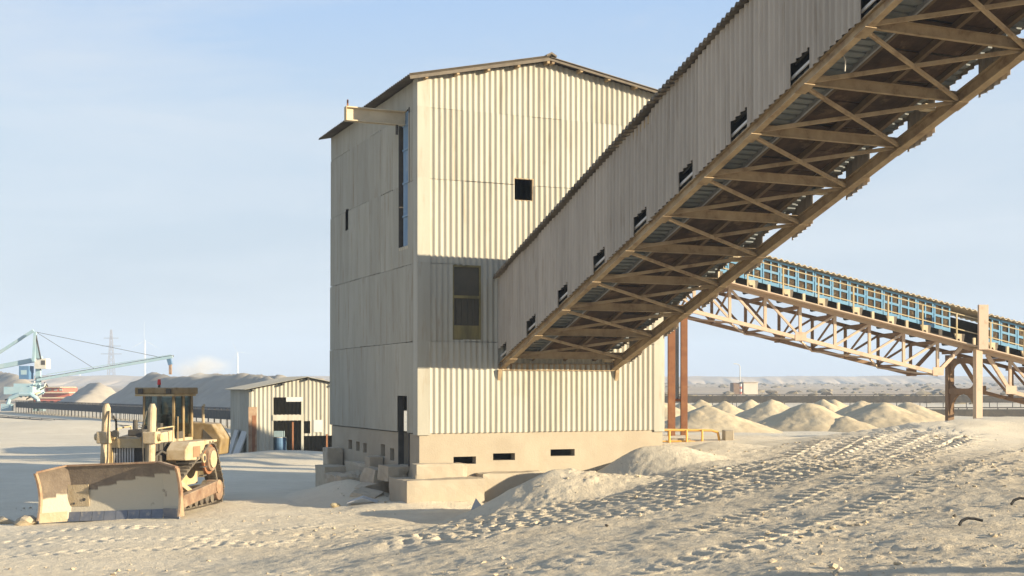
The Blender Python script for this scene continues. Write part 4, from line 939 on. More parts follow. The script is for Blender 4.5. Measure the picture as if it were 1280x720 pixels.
# tracks: shoe by shoe round idlers and the raised sprocket
def track(s):
    cy = s*1.04; W_ = 0.58
    wheels = [(1.62, 0.42, 0.40), (-1.38, 0.42, 0.40), (-0.80, 1.40, 0.47)]   # front idler, rear idler, high sprocket
    # convex outline round the three circles, walked counter-clockwise in (x, z)
    pts = []
    order = [(1.62,0.42,0.40), (-0.80,1.40,0.47), (-1.38,0.42,0.40)]
    def tang(c0, c1):
        d = math.hypot(c1[0]-c0[0], c1[1]-c0[1]); base = math.atan2(c1[1]-c0[1], c1[0]-c0[0]); b_ = math.acos((c0[2]-c1[2])/d)
        a = base - b_; return a
    segs = [tang(order[i], order[(i+1) % 3]) for i in range(3)]
    for i in range(3):
        c = order[i]; a_in = segs[i-1]; a_out = segs[i]
        while a_out < a_in: a_out += 2*math.pi
        for t in np.linspace(a_in, a_out, 14): pts.append((c[0]+c[2]*math.cos(t), c[1]+c[2]*math.sin(t)))
    pts.append(pts[0]); P = np.array(pts); seg = np.hypot(*np.diff(P, axis=0).T); cum = np.concatenate([[0], np.cumsum(seg)])
    n_ = 44; mb = MB()
    for k in range(n_):
        d0 = cum[-1]*k/n_; d1 = cum[-1]*(k+0.92)/n_
        p0 = np.array([np.interp(d0, cum, P[:,i]) for i in (0, 1)]); p1 = np.array([np.interp(d1, cum, P[:,i]) for i in (0, 1)])
        tdir = (p1-p0)/np.linalg.norm(p1-p0); nrm = np.array([tdir[1], -tdir[0]])
        def q(p, o): r_ = p + nrm*o; return (r_[0], r_[1])
        prof = [q(p0, 0), q(p1, 0), q(p1, 0.035), q(p1-tdir*0.02, 0.095), q(p1-tdir*0.05, 0.095), q(p1-tdir*0.07, 0.04), q(p0, 0.035)]
        mb.prism(prof, 'y', cy-W_/2, cy+W_/2)
        pr2 = [q(p0, -0.09), q(p1, -0.09), q(p1, 0.0), q(p0, 0.0)]
        mb.prism(pr2, 'y', cy-0.13, cy+0.13)
    tk = mb.build('track', M['track'], doz)
    # wheels and frame
    for (x, z, r_), nm in zip(wheels, ('idler', 'idler', 'sprocket')):
        w = MB().tube((x, cy-0.20, z), (x, cy+0.20, z), r_-0.10, n=24)
        w.build(nm, M['track'], tk)
        MB().tube((x, cy+s*0.20, z), (x, cy+s*0.30, z), (r_-0.02)*0.84, (r_-0.02)*0.80, n=24).build('hub', M['armsteel'], tk)
        if nm == 'sprocket':
            MB().tube((x, cy+s*0.30, z), (x, cy+s*0.345, z), r_*0.56, n=20).build('hub_cap', M['caked_pale'], tk)
            MB().tube((x, cy+s*0.13, z), (x, cy+s*0.20, z), r_-0.01, n=24).build('sprocket_ring', M['rust'], tk)
    MB().box(-1.25, 1.45, cy-0.17, cy+0.17, 0.30, 0.62).build('track_frame', M['track'], tk)
    for x in np.linspace(-0.95, 1.15, 6): MB().tube((x, cy-0.2, 0.20), (x, cy+0.24, 0.20), 0.13, n=14).build('roller', M['track'], tk)
for s in (-1, 1): track(s)
# hull, hood, radiator guard
MB().box(-1.45, 1.9, -0.60, 0.60, 0.62, 1.30).build('hull', M['caked'], doz)
MB().hexa([(0.05,-0.55,1.30),(1.88,-0.50,1.30),(1.88,0.50,1.30),(0.05,0.55,1.30),(0.05,-0.50,2.30),(1.88,-0.42,2.16),(1.88,0.42,2.16),(0.05,0.50,2.30)]).build('hood', M['caked_pale'], doz, bevel=0.04)
rg = MB().box(1.885, 2.10, -0.62, -0.50, 0.80, 2.12).box(1.885, 2.10, 0.50, 0.62, 0.80, 2.12).box(1.885, 2.10, -0.50, 0.50, 1.86, 2.12).box(1.885, 2.10, -0.50, 0.50, 0.80, 1.0).build('radiator_guard', M['caked'], doz)
MB().box(1.90, 1.94, -0.50, 0.50, 1.0, 1.86).build('radiator', M['dark'], rg)
for i, y in enumerate(np.linspace(-0.46, 0.10, 8)): MB().box(1.96, 2.0, y-0.022, y+0.022, 1.0, 1.86).build('grille_slat', M['grey'], rg)
MB().tube((1.2, -0.2, 2.15), (1.2, -0.2, 2.62), 0.07).build('exhaust_pipe', M['dark'], doz)
MB().tube((0.95, 0.22, 2.2), (0.95, 0.22, 2.42), 0.13, n=14).build('air_cleaner', M['dark'], doz)
# lift cylinders on their yokes
for s in (-1, 1):
    lc = MB().tube((2.18, s*0.68, 1.02), (2.02, s*0.68, 2.98), 0.125, 0.115, n=14).build('lift_cylinder', M['caked_pale'], doz)
    MB().tube((2.02, s*0.68, 2.98), (2.015, s*0.68, 3.10), 0.11, 0.06, n=12).build('cylinder_cap', M['caked_pale'], lc)
    MB().tube((2.18, s*0.68, 1.04), (2.36, s*0.66, 0.55), 0.07, n=10).build('cylinder_rod', M['edge'], lc)
    MB().box(1.90, 2.26, s*0.68-0.20, s*0.68+0.20, 1.98, 2.32).build('yoke', M['caked_pale'], lc, bevel=0.03)
    MB().tube((2.08, s*0.68-0.30, 2.16), (2.08, s*0.68+0.30, 2.16), 0.10, n=12).build('yoke_pin', M['caked'], lc)
    MB().path([(1.95, s*0.52, 2.75), (1.80, s*0.50, 2.6), (1.78, s*0.50, 2.2), (1.85, s*0.55, 1.6)], 0.03, 6).build('hose', M['dark'], lc)
# engine side: louvre panels, hoses, steps and lamps
for s in (-1, 1):
    for k in range(4): MB().box(0.35+k*0.34, 0.60+k*0.34, s*0.56-0.01, s*0.56+0.01, 1.42, 1.98).build('engine_louvre', M['dark'], doz)
    MB().path([(1.9, s*0.62, 1.5), (1.5, s*0.72, 1.75), (0.9, s*0.70, 1.6), (0.4, s*0.66, 1.9)], 0.035, 6).build('hydraulic_hose', M['dark'], doz)
    MB().path([(2.12, s*0.56, 2.9), (2.3, s*0.50, 2.4), (2.28, s*0.52, 1.6), (2.3, s*0.58, 1.1)], 0.022, 6).build('hydraulic_hose', M['rubber'], doz)
    MB().path([(0.5, s*0.62, 2.0), (0.5, s*0.66, 2.42), (1.5, s*0.60, 2.38), (1.5, s*0.56, 2.0)], 0.02, 6).build('grab_rail', M['caked'], doz)
    MB().tube((2.10, s*0.36, 2.26), (2.20, s*0.36, 2.26), 0.10, n=12).build('head_lamp', M['dark'], doz)
MB().box(1.15, 1.75, -0.18, 0.22, 2.18, 2.36).build('pre_cleaner', M['dark'], doz, bevel=0.03)
for z in (0.95, 1.2): MB().box(-0.05, 0.25, 1.34, 1.46, z, z+0.03).build('step', M['dark'], doz)
# cab
cab = empty('cab', (0,0,0)); cab.parent = doz; cab.scale = (0.95, 0.70, 1.0)
MB().box(-1.30, 0.10, -0.78, 0.78, 1.30, 2.05).build('cab_base', M['caked_pale'], cab, bevel=0.03)
for (x, y) in ((-1.22,-0.72),(-1.22,0.72),(0.02,-0.66),(0.02,0.66),(-0.55,0.74),(-0.55,-0.74)):
    MB().beam((x, y, 2.05), (x-0.02*(x > -0.1), y*0.98, 3.36), 0.13 if x < -1 else 0.09, 0.16 if x < -1 else 0.09).build('cab_pillar', M['yellowpaint'], cab)
roof_ = MB().box(-1.46, 0.30, -0.92, 0.92, 3.36, 3.56).build('cab_roof', M['yellowpaint'], cab, bevel=0.03)
MB().box(-1.40, 0.38, -0.86, 0.86, 3.30, 3.355).build('roof_visor', M['caked'], roof_)
MB().box(0.04, 0.055, -0.60, 0.60, 2.30, 3.30).build('windscreen', M['glass'], cab)
MB().box(-0.50, 0.0, 0.725, 0.74, 1.62, 3.30).build('door_glass', M['glass'], cab)
MB().box(-1.16, -0.60, 0.735, 0.75, 2.15, 3.30).build('side_window', M['glass'], cab)
MB().box(-0.50, 0.0, -0.74, -0.725, 2.2, 3.30).build('side_window', M['glass'], cab)
MB().box(-1.24, -1.225, -0.62, 0.62, 2.35, 3.25).build('rear_window', M['glass'], cab)
MB().box(-0.50, 0.02, 0.742, 0.775, 1.55, 2.25).build('door_panel', M['dark'], cab)
MB().box(0.058, 0.075, -0.62, 0.62, 2.05, 2.42).build('dash_panel', M['dark'], cab)
MB().box(-1.25, -1.20, -0.70, 0.70, 2.05, 2.40).build('rear_panel', M['yellowpaint'], cab)
MB().box(-0.62, -0.48, 0.75, 0.785, 1.55, 3.32).build('door_post', M['yellowpaint'], cab)
MB().path([(0.06, 0.80, 1.5), (0.06, 0.86, 1.9), (0.02, 0.84, 2.7)], 0.025, 6).build('grab_handle', M['yellowpaint'], cab)
for s in (-1, 1): MB().box(0.31, 0.40, s*0.62-0.09, s*0.62+0.09, 3.38, 3.52).build('work_lamp', M['dark'], cab)
b_ = MB().tube((0.18, 0.10, 3.56), (0.18, 0.10, 3.64), 0.05).build('beacon_stem', M['dark'], cab)
MB().tube((0.18, 0.10, 3.64), (0.18, 0.10, 3.80), 0.075, 0.06, n=14).build('beacon', M['red'], cab)
MB().box(-0.2, 0.25, -0.35, 0.2, 2.05, 2.5).build('console', M['dark'], cab)
MB().box(-0.95, -0.35, -0.3, 0.3, 1.9, 2.75).build('driver_seat', M['dark'], cab, bevel=0.08)
# rear tank, fenders, side boxes
tk_ = MB().prism([(-0.95,1.5),(1.36,1.5),(1.42,2.0),(1.12,2.44),(0.5,2.50),(-0.95,2.50)], 'x', -2.15, -1.32).build('fuel_tank', M['yellowpaint'], doz, bevel=0.04)
MB().prism([(0.80,1.78),(1.14,1.72),(1.16,1.98),(0.84,2.28)], 'x', -1.325, -1.31).build('tank_hole_shade', M['dark'], tk_)  # flat dark plate, the shade of a hole put into its colour
MB().path([(-1.55, 0.75, 2.42), (-1.52, 0.75, 2.95), (-1.60, 0.75, 3.02)], 0.045, 8).build('filler_pipe', M['caked_pale'], doz)
for s in (-1, 1):
    fd = MB().prism([(1.15,1.46),(1.15,1.76),(0.8,1.98),(-1.30,1.98),(-1.30,1.90),(-0.35,1.84),(0.1,1.42)], 'y', s*0.70 if s > 0 else -1.30, 1.30 if s > 0 else -0.70).build('fender', M['caked_pale'], doz, bevel=0.03)
    if s > 0:
        MB().box(0.10, 0.62, 1.302, 1.316, 1.52, 1.84).build('box_lid', M['brownsteel'], fd)
        MB().tube((-0.12, 1.30, 1.46), (-0.12, 1.36, 1.46), 0.14, n=14).build('filler_cap', M['caked'], fd)
        MB().tube((-0.12, 1.36, 1.46), (-0.12, 1.375, 1.46), 0.08, n=12).build('cap_knob', M['dark'], fd)
        MB().box(-0.45, 0.95, 0.9, 1.32, 1.34, 1.38).build('step_plate', M['dark'], fd)
MB().hexa([(2.62,-1.3,0.05),(2.68,1.6,0.05),(2.2,1.6,0.05),(2.2,-1.3,0.05),(2.60,-1.1,0.30),(2.62,1.4,0.34),(2.35,1.3,0.3),(2.35,-1.1,0.28)]).build('packed_dirt', M['clod'], doz)
# ripper at the rear
MB().box(-2.35, -2.15, -0.9, 0.9, 0.75, 1.1).build('ripper_beam', M['caked'], doz)
for y in (-0.6, 0.6): MB().beam((-2.30, y, 0.75), (-2.45, y, 0.25), 0.1, 0.16).build('ripper_tooth', M['rustsand'], doz)

# ------------------------------------------------------------------ shed behind
SC = 0.968
sx, sy = -12.9*SC, 62*SC
sh = empty('workshop_shed', (sx, sy, 0), TA, 'low corrugated shed with dark open bays between bulldozer and tower', 'shed')
SW, SL, SE, SR, SM = 5.55, 4.6, 3.42, 3.98, 2.78
def srl(x): return SE + (SR-SE)*x/SM if x < SM else SR - (SR-SE)*(x-SM)/(SW-SM)
holes = [(1.14,2.50,2.22,3.05), (1.14,2.48,0.15,1.92), (2.62,2.94,1.30,1.90), (2.62,4.15,0.3,1.18)]
cs = np.linspace(0.0, SW, 7)
for i in range(6):
    link('wall_sheet', sheet('wall_sheet', M['sheet'], cs[i], cs[i+1]+0.02, -0.1, 4.2, holes, 0.20, 0.022, top=lambda x: srl(min(max(x,0),SW))-0.02), sh, (0, -0.006*(i % 2), 0))
cs = np.linspace(0.0, SL, 5)
for i in range(4): link('wall_sheet', sheet('wall_sheet', M['sheet'], cs[i], cs[i+1]+0.02, -0.1, SE, (), 0.20, 0.018), sh, (-0.006*(i % 2), 0, 0), (0,0,math.pi/2))
link('wall_sheet', sheet('wall_sheet', M['sheet'], 0, SL, -0.1, SE, (), 0.2, 0.02), sh, (SW, 0, 0), (0,0,math.pi/2))
link('wall_sheet', sheet('wall_sheet', M['sheet'], 0, SW, -0.1, 4.2, (), 0.2, 0.02, top=lambda x: srl(min(max(x,0),SW))-0.02), sh, (0, SL, 0))
roof_slope(-0.28, SE-0.0, SM, SR+0.06, -0.22, SL+0.2, 5, sh, M['sheet'], 0.2, 0.02)
roof_slope(SW+0.28, SE-0.0, SM, SR+0.06, -0.22, SL+0.2, 5, sh, M['sheet'], 0.2, 0.02)
for k, x in enumerate((0.1, 1.55, SM, 4.1, 5.4)): MB().beam((x, -0.3, srl(x)-0.06), (x, 0.3, srl(x)-0.06), 0.09, 0.09).build('purlin_end', M['dark'], sh)
MB().box(-0.05, 0.33, -0.045, -0.03, 0.1, 2.6, jit=0.01).build('rust_strip', M['rustsand'], sh)
MB().box(0.12, 0.28, -0.05, -0.046, 0.4, 2.2, jit=0.02).build('rust_strip', M['rust'], sh)
MB().box(1.10, 2.56, -0.06, -0.03, 1.94, 2.20).build('lintel_panel', M['sheet'], sh)
MB().box(1.75, 2.56, -0.065, -0.035, 2.84, 3.06).build('canopy_flap', M['grey'], sh)
MB().box(3.1, 3.55, -0.04, -0.028, 1.35, 1.95).build('wall_patch', M['grey'], sh)
MB().box(3.72, 3.80, -0.045, -0.02, 0.25, 1.25).build('door_post', M['rust'], sh)
MB().box(2.49, 2.61, -0.05, 0.02, 0.1, 2.25).build('door_post', M['sheet'], sh)
MB().box(2.1, 2.18, 0.2, 0.28, 0.1, 2.0).build('inner_post', M['rust'], sh)
p = Matrix.Rotation(TA, 3, 'Z')
def shp(u, v, z): q = p @ Vector((u, v, 0)); return Vector((sx+q.x, sy+q.y, z))
dr = empty('oil_drum', shp(1.65, 0.85, 0.18), 0, 'blue drum standing inside the open shed bay', 'drum')
MB().tube((0,0,0), (0,0,0.9), 0.31, n=20).build('drum_body', M['dblue'], dr)
for z in (0.28, 0.6): MB().tube((0,0,z), (0,0,z+0.04), 0.325, n=20).build('hoop', M['dblue'], dr)
MB().tube((0,0,0.9), (0,0,0.93), 0.30, n=20).build('lid', M['grey'], dr)
ca = MB().box(-0.24,0.24,-0.2,0.2,0,0.3).build('storage_crate', M['lblue'], bevel=0.02); ca.location = shp(1.60, 0.80, 1.115); tag(ca, 'pale blue crate resting on top of the drum in the shed', 'crate')
for k, (u, v, an, lab) in enumerate(((-0.55, 2.3, 0.30, 'grey sheet leaning against the shed side wall, nearer the back'), (-0.50, 1.0, 0.38, 'pale grey sheet leaning against the shed side wall near the front corner'))):
    b_ = MB().box(-0.03, 0.03, -0.45, 0.45, 0, 1.35).build('leaning_sheet', M['grey']); q = shp(u, v, 0); b_.location = (q.x, q.y, gz(q.x, q.y)-0.02); b_.rotation_euler = (0, an, TA+0.1*k); tag(b_, lab, 'metal sheet')

# ------------------------------------------------------------------ overland conveyor on the left with its stacker
def low_conveyor(name, A, B, z_g, ztop, label, group, post=3.0, w=1.6):
    A, B = Vector(A), Vector(B); d = (B-A); L = d.length
    e = empty(name, (A.x, A.y, z_g), math.atan2(d.y, d.x), label, 'conveyor', group)
    h = ztop - z_g
    MB().box(0, L, -w*0.42, w*0.42, h-0.28, h-0.12).build('belt', M['rubber'], e)
    for s in (-1, 1): MB().box(0, L, s*w/2-0.06, s*w/2+0.06, h-0.85, h-0.10).build('side_beam', M['dark'], e)
    for s in (-1, 1): MB().box(0, L, s*(w/2+0.12)-0.02, s*(w/2+0.12)+0.02, h+0.0, h+0.06).build('hand_rail', M['dark'], e)
    n_ = int(L/post); leg = None
    for i in range(n_+1):
        x = i*L/n_
        for s in (-1, 1):
            if leg is None: leg = MB().box(-0.03, 0.03, -0.03, 0.03, -0.6, h+0.03).mesh('leg', M['dark'])
            link('leg', leg, e, (x, s*w/2, 0))
    ro = None
    for i in range(int(L/1.5)):
        if ro is None: ro = MB().add([(-.06,-w*.45,-.05),(.06,-w*.45,-.05),(.06,w*.45,-.05),(-.06,w*.45,-.05),(-.06,-w*.5,.12),(.06,-w*.5,.12),(.06,w*.5,.12),(-.06,w*.5,.12)], [(3,2,1,0),(0,1,5,4),(1,2,6,5),(2,3,7,6),(3,0,4,7),(4,5,6,7)]).mesh('idler', M['brownsteel'])
        link('idler', ro, e, (i*1.5+0.7, 0, h-0.36))
    return e
low_conveyor('overland_conveyor', (-66, 170), (-14.5, 92), 0.2, 1.75, 'long dark conveyor running from the stacker to behind the shed', None, 1.5)
low_conveyor('overland_conveyor', (-67, 150), (-29.0, 98), 0.0, 0.55, 'low dark conveyor lying on the sand in front of the long one', None, 4.0, 1.2)
low_conveyor('overland_conveyor', (14, 139), (75, 142), 1.27, 2.72, 'distant dark conveyor on legs crossing the plain behind the sand heaps', None, 2.6, 2.0)
low_conveyor('overland_conveyor', (28.5, 97), (60, 99), 1.27, 1.95, 'low dark conveyor on the ground right behind the bridge pier', None, 3.0, 1.6)

SY = 168.0
st = empty('stacker_machine', at(28, 510, SY), 0, 'pale blue stacker with a long raised boom on the left horizon', 'stacker')
O = at(28, 510, SY)
def sp2(px, py, dy=0.0): return at(px, py, SY+dy) - O
for s in (-1, 1):
    dyy = s*2.2
    MB().path([sp2(8, 510, dyy), sp2(12, 498, dyy), sp2(24, 493, dyy), sp2(38, 493, dyy), sp2(47, 499, dyy), sp2(50, 509, dyy)], 0.28, 8).build('portal_leg', M['lblue'], st)
    for px in (9, 49): MB().box(-0.7, 0.7, -0.35, 0.35, -0.5, 0.45).build('bogie', M['lblue'], st).location = sp2(px, 509, dyy)
MB().box(-1.9, 1.9, -2.0, 2.0, -0.3, 0.7).build('slew_deck', M['lblue'], st).location = sp2(30, 490)
MB().box(-1.2, 1.4, -1.3, 1.3, 0, 0.7).build('machine_deck', M['lblue'], st).location = sp2(33, 486)
MB().tube(sp2(30, 494), sp2(30, 488), 1.5, n=16).build('slew_ring', M['dark'], st)
mh = MB().box(-0.65, 0.65, -0.9, 0.9, 0, 1.75).build('machine_house', M['dblue'], st); mh.location = sp2(33, 474)
MB().box(-0.4, 0.4, -0.91, -0.9, 0.6, 1.2).build('window', M['lblue'], mh)
cb = MB().box(-0.75, 0.75, -0.8, 0.8, 0, 1.35).build('operator_cabin', M['white'], st); cb.location = sp2(53, 461)
MB().box(0.1, 0.65, -0.82, -0.8, 0.5, 1.1).build('window', M['dark'], cb)
MB().beam(sp2(48, 485), sp2(48, 448), 0.6, 0.5).build('mast_column', M['lblue'], st)
for dyy in (-0.9, 0.9):
    MB().beam(sp2(44, 415, dyy), sp2(42, 452, dyy), 0.35, 0.3).build('mast_leg', M['lblue'], st)
    MB().beam(sp2(44, 415, dyy), sp2(51, 449, dyy), 0.16, 0.16).build('mast_leg', M['dark'], st)
MB().add([tuple(sp2(43,417,-0.1)), tuple(sp2(46,417,-0.1)), tuple(sp2(50,448,-0.1)), tuple(sp2(41.5,450,-0.1)), tuple(sp2(43,417,0.1)), tuple(sp2(46,417,0.1)), tuple(sp2(50,448,0.1)), tuple(sp2(41.5,450,0.1))], [(0,1,2,3),(7,6,5,4),(0,4,5,1),(1,5,6,2),(2,6,7,3),(3,7,4,0)]).build('mast_plate', M['lblue'], st)
MB().beam(sp2(-40, 466), sp2(42, 413), 0.35, 0.35).build('back_stay', M['lblue'], st)
MB().beam(sp2(-40, 466), sp2(53, 448), 0.5, 0.6).build('counterweight_boom', M['lblue'], st)
MB().box(-1.6, 1.6, -1.2, 1.2, -2.2, 0).build('counterweight', M['grey'], st).location = sp2(-40, 466)
for dyy in (-0.8, 0.8):
    MB().beam(sp2(46, 475, dyy), sp2(216, 446, dyy), 0.22, 0.34).build('boom_chord', M['lblue'], st)
    MB().beam(sp2(58, 468, dyy), sp2(214, 443.5, dyy), 0.07, 0.08).build('boom_rail', M['lblue'], st)
for k in range(18):
    a0, a1 = 46+170*k/18, 46+170*(k+1)/18; y0, y1 = 475-29*k/18, 475-29*(k+1)/18
    MB().beam(sp2(a0, y0, -0.8 if k % 2 else 0.8), sp2(a1, y1, 0.8 if k % 2 else -0.8), 0.1, 0.1).build('boom_lattice', M['lblue'], st)
    MB().beam(sp2(a0+6, y0-1, -0.8), sp2(a0+6, y0-5.2, -0.8), 0.05, 0.05).build('boom_post', M['lblue'], st)
MB().beam(sp2(46, 474), sp2(216, 445), 1.0, 0.22).build('boom_belt', M['rubber'], st)
MB().beam(sp2(211, 448), sp2(213, 456), 0.5, 0.5).build('discharge_head', M['dblue'], st)
MB().beam(sp2(213, 455), sp2(213, 468), 0.34, 0.34).build('discharge_chute', M['rustsand'], st)
for px in (120, 205): MB().tube(sp2(45, 415), sp2(px, 462-(px-120)*0.17), 0.03, n=5).build('boom_stay', M['dark'], st)
for k in range(26):
    r_ = random.Random(900+k); px, py = r_.uniform(14, 56), r_.uniform(476, 498)
    MB().beam(sp2(px, py, r_.uniform(-1.8, 0)), sp2(px+r_.uniform(-9, 9), py+r_.uniform(-5, 5), r_.uniform(-1.8, 0)), 0.12, 0.16).build('deck_frame', M[r_.choice(['lblue','white','dark','caked','lblue'])], st)

# long stockpiles: crest lines with slopes at the angle of repose
def stockpile(crest, label, cell=1.0, slope=0.70, seed=0, name='stockpile', m='farpile', zg=0.15, cat='stockpile', group='stockpiles on the left horizon'):
    return tag(crest_mesh(name, crest, cell, slope, seed, zg, m, 0.6, 0.5), label, cat, group)
big = []
for px, py, Y in ((196, 465, 205), (215, 470, 196), (232, 470, 188), (262, 470, 176), (290, 467.5, 168), (312, 466, 161), (330, 470, 155), (352, 471, 150), (400, 472, 141)):
    q = at(px, py, Y); big.append((q.x, q.y, q.z-0.15))
stockpile(big, 'long grey stockpile with a lit crest beyond the bulldozer', 0.8, 0.62, 400)
bk = []
for px, py, Y in ((238, 466, 214), (262, 465.5, 206), (285, 466, 200), (345, 468, 190)):
    q = at(px, py, Y); bk.append((q.x, q.y, q.z-0.15))
stockpile(bk, 'sunlit stockpile peeping over the crest of the long grey one', 0.8, 0.66, 420)
sm = []
for px, py, Y in ((116, 479.5, 252), (120, 478.5, 246), (112, 490, 236), (98, 504, 226)):
    q = at(px, py, Y); sm.append((q.x, q.y, q.z-0.15))
stockpile(sm, 'small cone shaped stockpile with one bright and one dark side', 0.6, 0.62, 440)
lf = []
for px, py, Y in ((-60, 462, 330), (-10, 464, 320), (14, 466, 312), (22, 475, 306)):
    q = at(px, py, Y); lf.append((q.x, q.y, q.z-0.15))
stockpile(lf, 'pale sandy bank behind the stacker at the left edge', 1.4, 0.6, 460)

# red plant building far left
rb = empty('plant_building', at(42, 507, 262), 0, 'distant red plant building with stepped flat roofs behind the stacker', 'building')
k_ = 262/F
for (x0, x1, z0, z1, y0, nm) in ((0, 44, 0, 9, 0, 'wall'), (8, 43, 10.5, 15.5, 1, 'wall'), (10, 32, 17, 22.5, 2, 'wall')): MB().box(x0*k_, x1*k_, y0, y0+9, z0*k_-0.4, z1*k_).build(nm, M['redwall'], rb)
for (x0, x1, z0, z1) in ((-2, 46, 9, 10.5), (4, 45, 15.5, 17), (8, 34, 22.5, 23.5)): MB().box(x0*k_, x1*k_, -0.4, 9.5, z0*k_, z1*k_).build('roof', M['cream'], rb)
for x in (3, 12, 21, 30, 39): MB().box(x*k_, (x+4)*k_, -0.05, 0.0, 3*k_, 6*k_).build('window', M['dark'], rb)
for x in (14, 21, 28): MB().box(x*k_, (x+4)*k_, 1.94, 2.0, 18.5*k_, 21*k_).build('window', M['pipe'], rb)

# pylon and wind turbines
py_ = empty('power_pylon', at(139, 488, 1200), 0, 'hazy lattice power pylon rising behind the stacker boom', 'pylon')
hz = (488-412)*1200/F
mb = MB()
for s in (-1, 1):
    for t in (-1, 1): mb.beam((s*3.6, t*3.6, 0), (s*0.5, t*0.5, hz), 0.5, 0.5)
mb.build('leg', M['pylon'], py_); mb = MB(); N = 11
for i in range(N):
    f0, f1 = i/N, (i+1)/N; w0, w1 = 3.6-3.1*f0, 3.6-3.1*f1
    for t in (-1, 1):
        mb.beam((-w0, t*w0, f0*hz), (w1, t*w1, f1*hz), 0.28, 0.28); mb.beam((w0, t*w0, f0*hz), (-w1, t*w1, f1*hz), 0.25, 0.25)
mb.build('lattice', M['pylon'], py_)
for f_, w in ((0.60, 10.0), (0.73, 9.0), (0.86, 7.0)): MB().beam((-w, 0, f_*hz), (w, 0, f_*hz), 0.5, 0.6).build('cross_arm', M['pylon'], py_)
for i, (px, top, lab) in enumerate(((181, 426, 'faint wind turbine above the crest of the long stockpile'), (297, 441, 'faint wind turbine above the stockpile near the shed'), (100, 466, 'faint wind turbine low behind the stacker boom'))):
    w_ = empty('wind_turbine', at(px, 487, 2200), 0, lab, 'wind turbine', 'wind turbines on the horizon'); h_ = (487-top)*2200/F
    MB().tube((0,0,-2), (0,0,h_), 2.2, 1.3, n=10).build('tower', M['white'], w_); MB().box(-1,1,-2.2,2.2,h_-0.2,h_+1.6).build('nacelle', M['white'], w_)
    for b3 in range(3):
        a = R(90+120*b3+25*i); L_ = h_*0.42
        MB().add([(0,-2.4,h_+0.7),(math.cos(a+.12)*L_*.25,-2.4,h_+0.7+math.sin(a+.12)*L_*.25),(math.cos(a)*L_,-2.4,h_+0.7+math.sin(a)*L_),(0,-2.1,h_+0.7),(math.cos(a+.12)*L_*.25,-2.1,h_+0.7+math.sin(a+.12)*L_*.25),(math.cos(a)*L_,-2.2,h_+0.7+math.sin(a)*L_)], [(0,1,2),(5,4,3),(0,3,4,1),(1,4,5,2),(2,5,3,0)]).build('blade', M['white'], w_)

# hut and lamp post on the plain, right
hu = empty('roadside_hut', at(917, 494.5, 315), 0, 'small square pale hut with a dark end on the distant plain', 'hut')
k_ = 315/F
MB().box(0, 12*k_, 0, 5, -0.3, 16*k_).build('dark_end', M['brownsteel'], hu); MB().box(12.2*k_, 30*k_, -0.3, 5.4, -0.3, 16.5*k_).build('wall', M['hut'], hu); MB().box(11.5*k_, 31*k_, -0.6, 5.7, 16.5*k_, 17.3*k_).build('roof', M['hut'], hu)
mk = empty('marker_post', at(926, 495, 300), 0, 'red and white banded marker post in front of the hut', 'post')
for i in range(5): MB().tube((0,0,i*0.62-0.2), (0,0,(i+1)*0.62-0.2), 0.26, n=10).build('band', M['redwall' if i % 2 else 'white'], mk)
lp = empty('lamp_post', at(925, 494, 325), 0, 'slender white lamp post rising above the distant hut', 'lamp post')
MB().tube((0,0,-0.3), (0,0,7.4), 0.16, 0.10, n=8).build('pole', M['white'], lp); MB().path([(0,0,7.4), (-0.3,0,7.9), (-1.0,0,8.1)], 0.09, 6).build('arm', M['white'], lp); MB().box(-1.6, -0.9, -0.2, 0.2, 7.98, 8.2).build('lantern', M['white'], lp)

# litter in the foreground
for (px, py, Y, sc_, lab) in ((1212, 648, 18.2, 1.0, 'black curved rubber strip on the shaded sand, lower right'), (1277, 627, 20.0, 1.1, 'black rubber strip curling up at the right edge')):
    q = at(px, py, Y); zq = gz(q.x, q.y, True)
    o = MB().path([(-.16*sc_,-.03,-.01), (-.11*sc_,0,.05), (-.02,.02,.085), (.08,.02,.075), (.19*sc_,.0,.05)], 0.022, 6).build('rubber_strip', M['black']); o.location = (q.x, q.y, zq+0.02); tag(o, lab, 'rubber scrap')
for k, (px, py, Y, s, lab) in enumerate(((758, 677, 22.0, 0.05, 'small black stone on the sand below the tracks'), (1193, 636, 19.2, 0.05, 'small dark stone left of the curved rubber strip'))):
    q = at(px, py, Y); rock((q.x, q.y, gz(q.x, q.y, True)+0.02), (s, s*0.8, s*0.6), lab, 700+k, 'rubber', None, 'dark_stone', 'stone')
for k, (x, y, s, lab) in enumerate(((-12.6, 32.6, (0.55,0.35,0.2), 'dark broken lump beside the lower left end of the blade'), (-13.3, 32.9, (0.5,0.3,0.16), 'dark broken lump left of the blade at the picture edge'))):
    rock((x, y, gz(x, y)+0.05), s, lab, 720+k, 'clod', None, 'spoil_lump', 'lump')

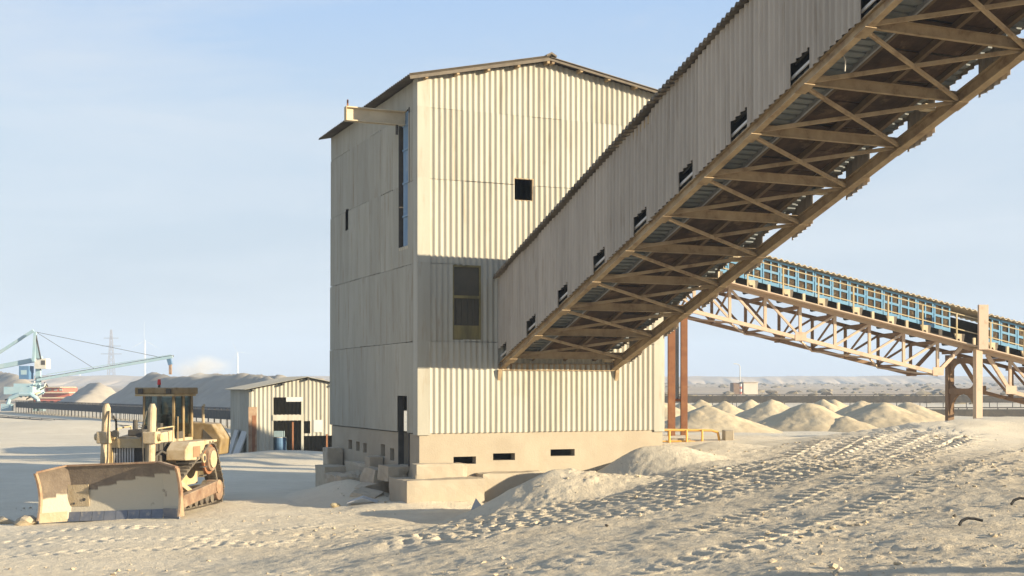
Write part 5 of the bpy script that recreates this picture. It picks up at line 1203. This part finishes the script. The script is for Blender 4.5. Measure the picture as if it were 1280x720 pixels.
# ------------------------------------------------------------------ dust plume and air
def volume(name, m_density, color, aniso=0.2, noise=None):
    m = bpy.data.materials.new(name); m.use_nodes = True; n, l = m.node_tree.nodes, m.node_tree.links
    n.remove(n['Principled BSDF']); v = n.new('ShaderNodeVolumePrincipled'); v.inputs['Color'].default_value = (*color, 1); v.inputs['Density'].default_value = m_density; v.inputs['Anisotropy'].default_value = aniso
    l.new(v.outputs[0], n['Material Output'].inputs['Volume']); return m
HAZE = True
if HAZE:
    hb = MB().box(-1700, 1750, -70, 2700, -8, 100).build('haze', volume('desert_haze', 0.00048, (0.60, 0.76, 1.0), 0.0)); tag(hb, 'pale dusty haze hanging over the plain', kind='stuff')
def puff():
    r_ = np.random.RandomState(3)
    for i, (px, py, w, h_, lab) in enumerate(((252, 461, 44, 20, 'yellowish dust cloud drifting off the stockpile below the boom end'),)):
        c = at(px, py, 200); k2 = 200/F
        bm = bmesh.new(); bmesh.ops.create_icosphere(bm, subdivisions=4, radius=1)
        for v in bm.verts:
            d = 1 + 0.35*float(fbm(np.array([v.co.x*1.4+5]), np.array([v.co.z*1.4+v.co.y]), 77, 3)[0])
            v.co = Vector((v.co.x*w*k2*d, v.co.y*6*d, v.co.z*h_*k2*d))
        me_ = bpy.data.meshes.new('dust_cloud'); bm.to_mesh(me_); bm.free(); vm = volume('pale_dust', 0.05, (1.0, 0.96, 0.88), 0.0); n, l = vm.node_tree.nodes, vm.node_tree.links
        tc = n.new('ShaderNodeTexCoord'); sc3 = n.new('ShaderNodeVectorMath'); sc3.operation = 'DIVIDE'; sc3.inputs[1].default_value = (w*k2, 6.0, h_*k2)
        ln = n.new('ShaderNodeVectorMath'); ln.operation = 'LENGTH'; l.new(tc.outputs['Object'], sc3.inputs[0]); l.new(sc3.outputs[0], ln.inputs[0])
        fo = n.new('ShaderNodeMapRange'); fo.inputs[1].default_value = 1.0; fo.inputs[2].default_value = 0.1; fo.inputs[3].default_value = 0.0; fo.inputs[4].default_value = 1.0; l.new(ln.outputs['Value'], fo.inputs[0])
        nz3 = n.new('ShaderNodeTexNoise'); nz3.inputs['Scale'].default_value = 0.22; nz3.inputs['Detail'].default_value = 4; nr3 = n.new('ShaderNodeMapRange'); nr3.inputs[1].default_value = 0.45; nr3.inputs[2].default_value = 0.75; nr3.inputs[4].default_value = 0.55; l.new(nz3.outputs['Fac'], nr3.inputs[0]); l.new(tc.outputs['Object'], nz3.inputs['Vector'])
        mm = n.new('ShaderNodeMath'); mm.operation = 'MULTIPLY'; l.new(fo.outputs[0], mm.inputs[0]); l.new(nr3.outputs[0], mm.inputs[1])
        l.new(mm.outputs[0], [q for q in n if q.type == 'PRINCIPLED_VOLUME'][0].inputs['Density'])
        me_.materials.append(vm)
        tag(link('dust_cloud', me_, None, c), lab, 'dust', kind='stuff')
puff()
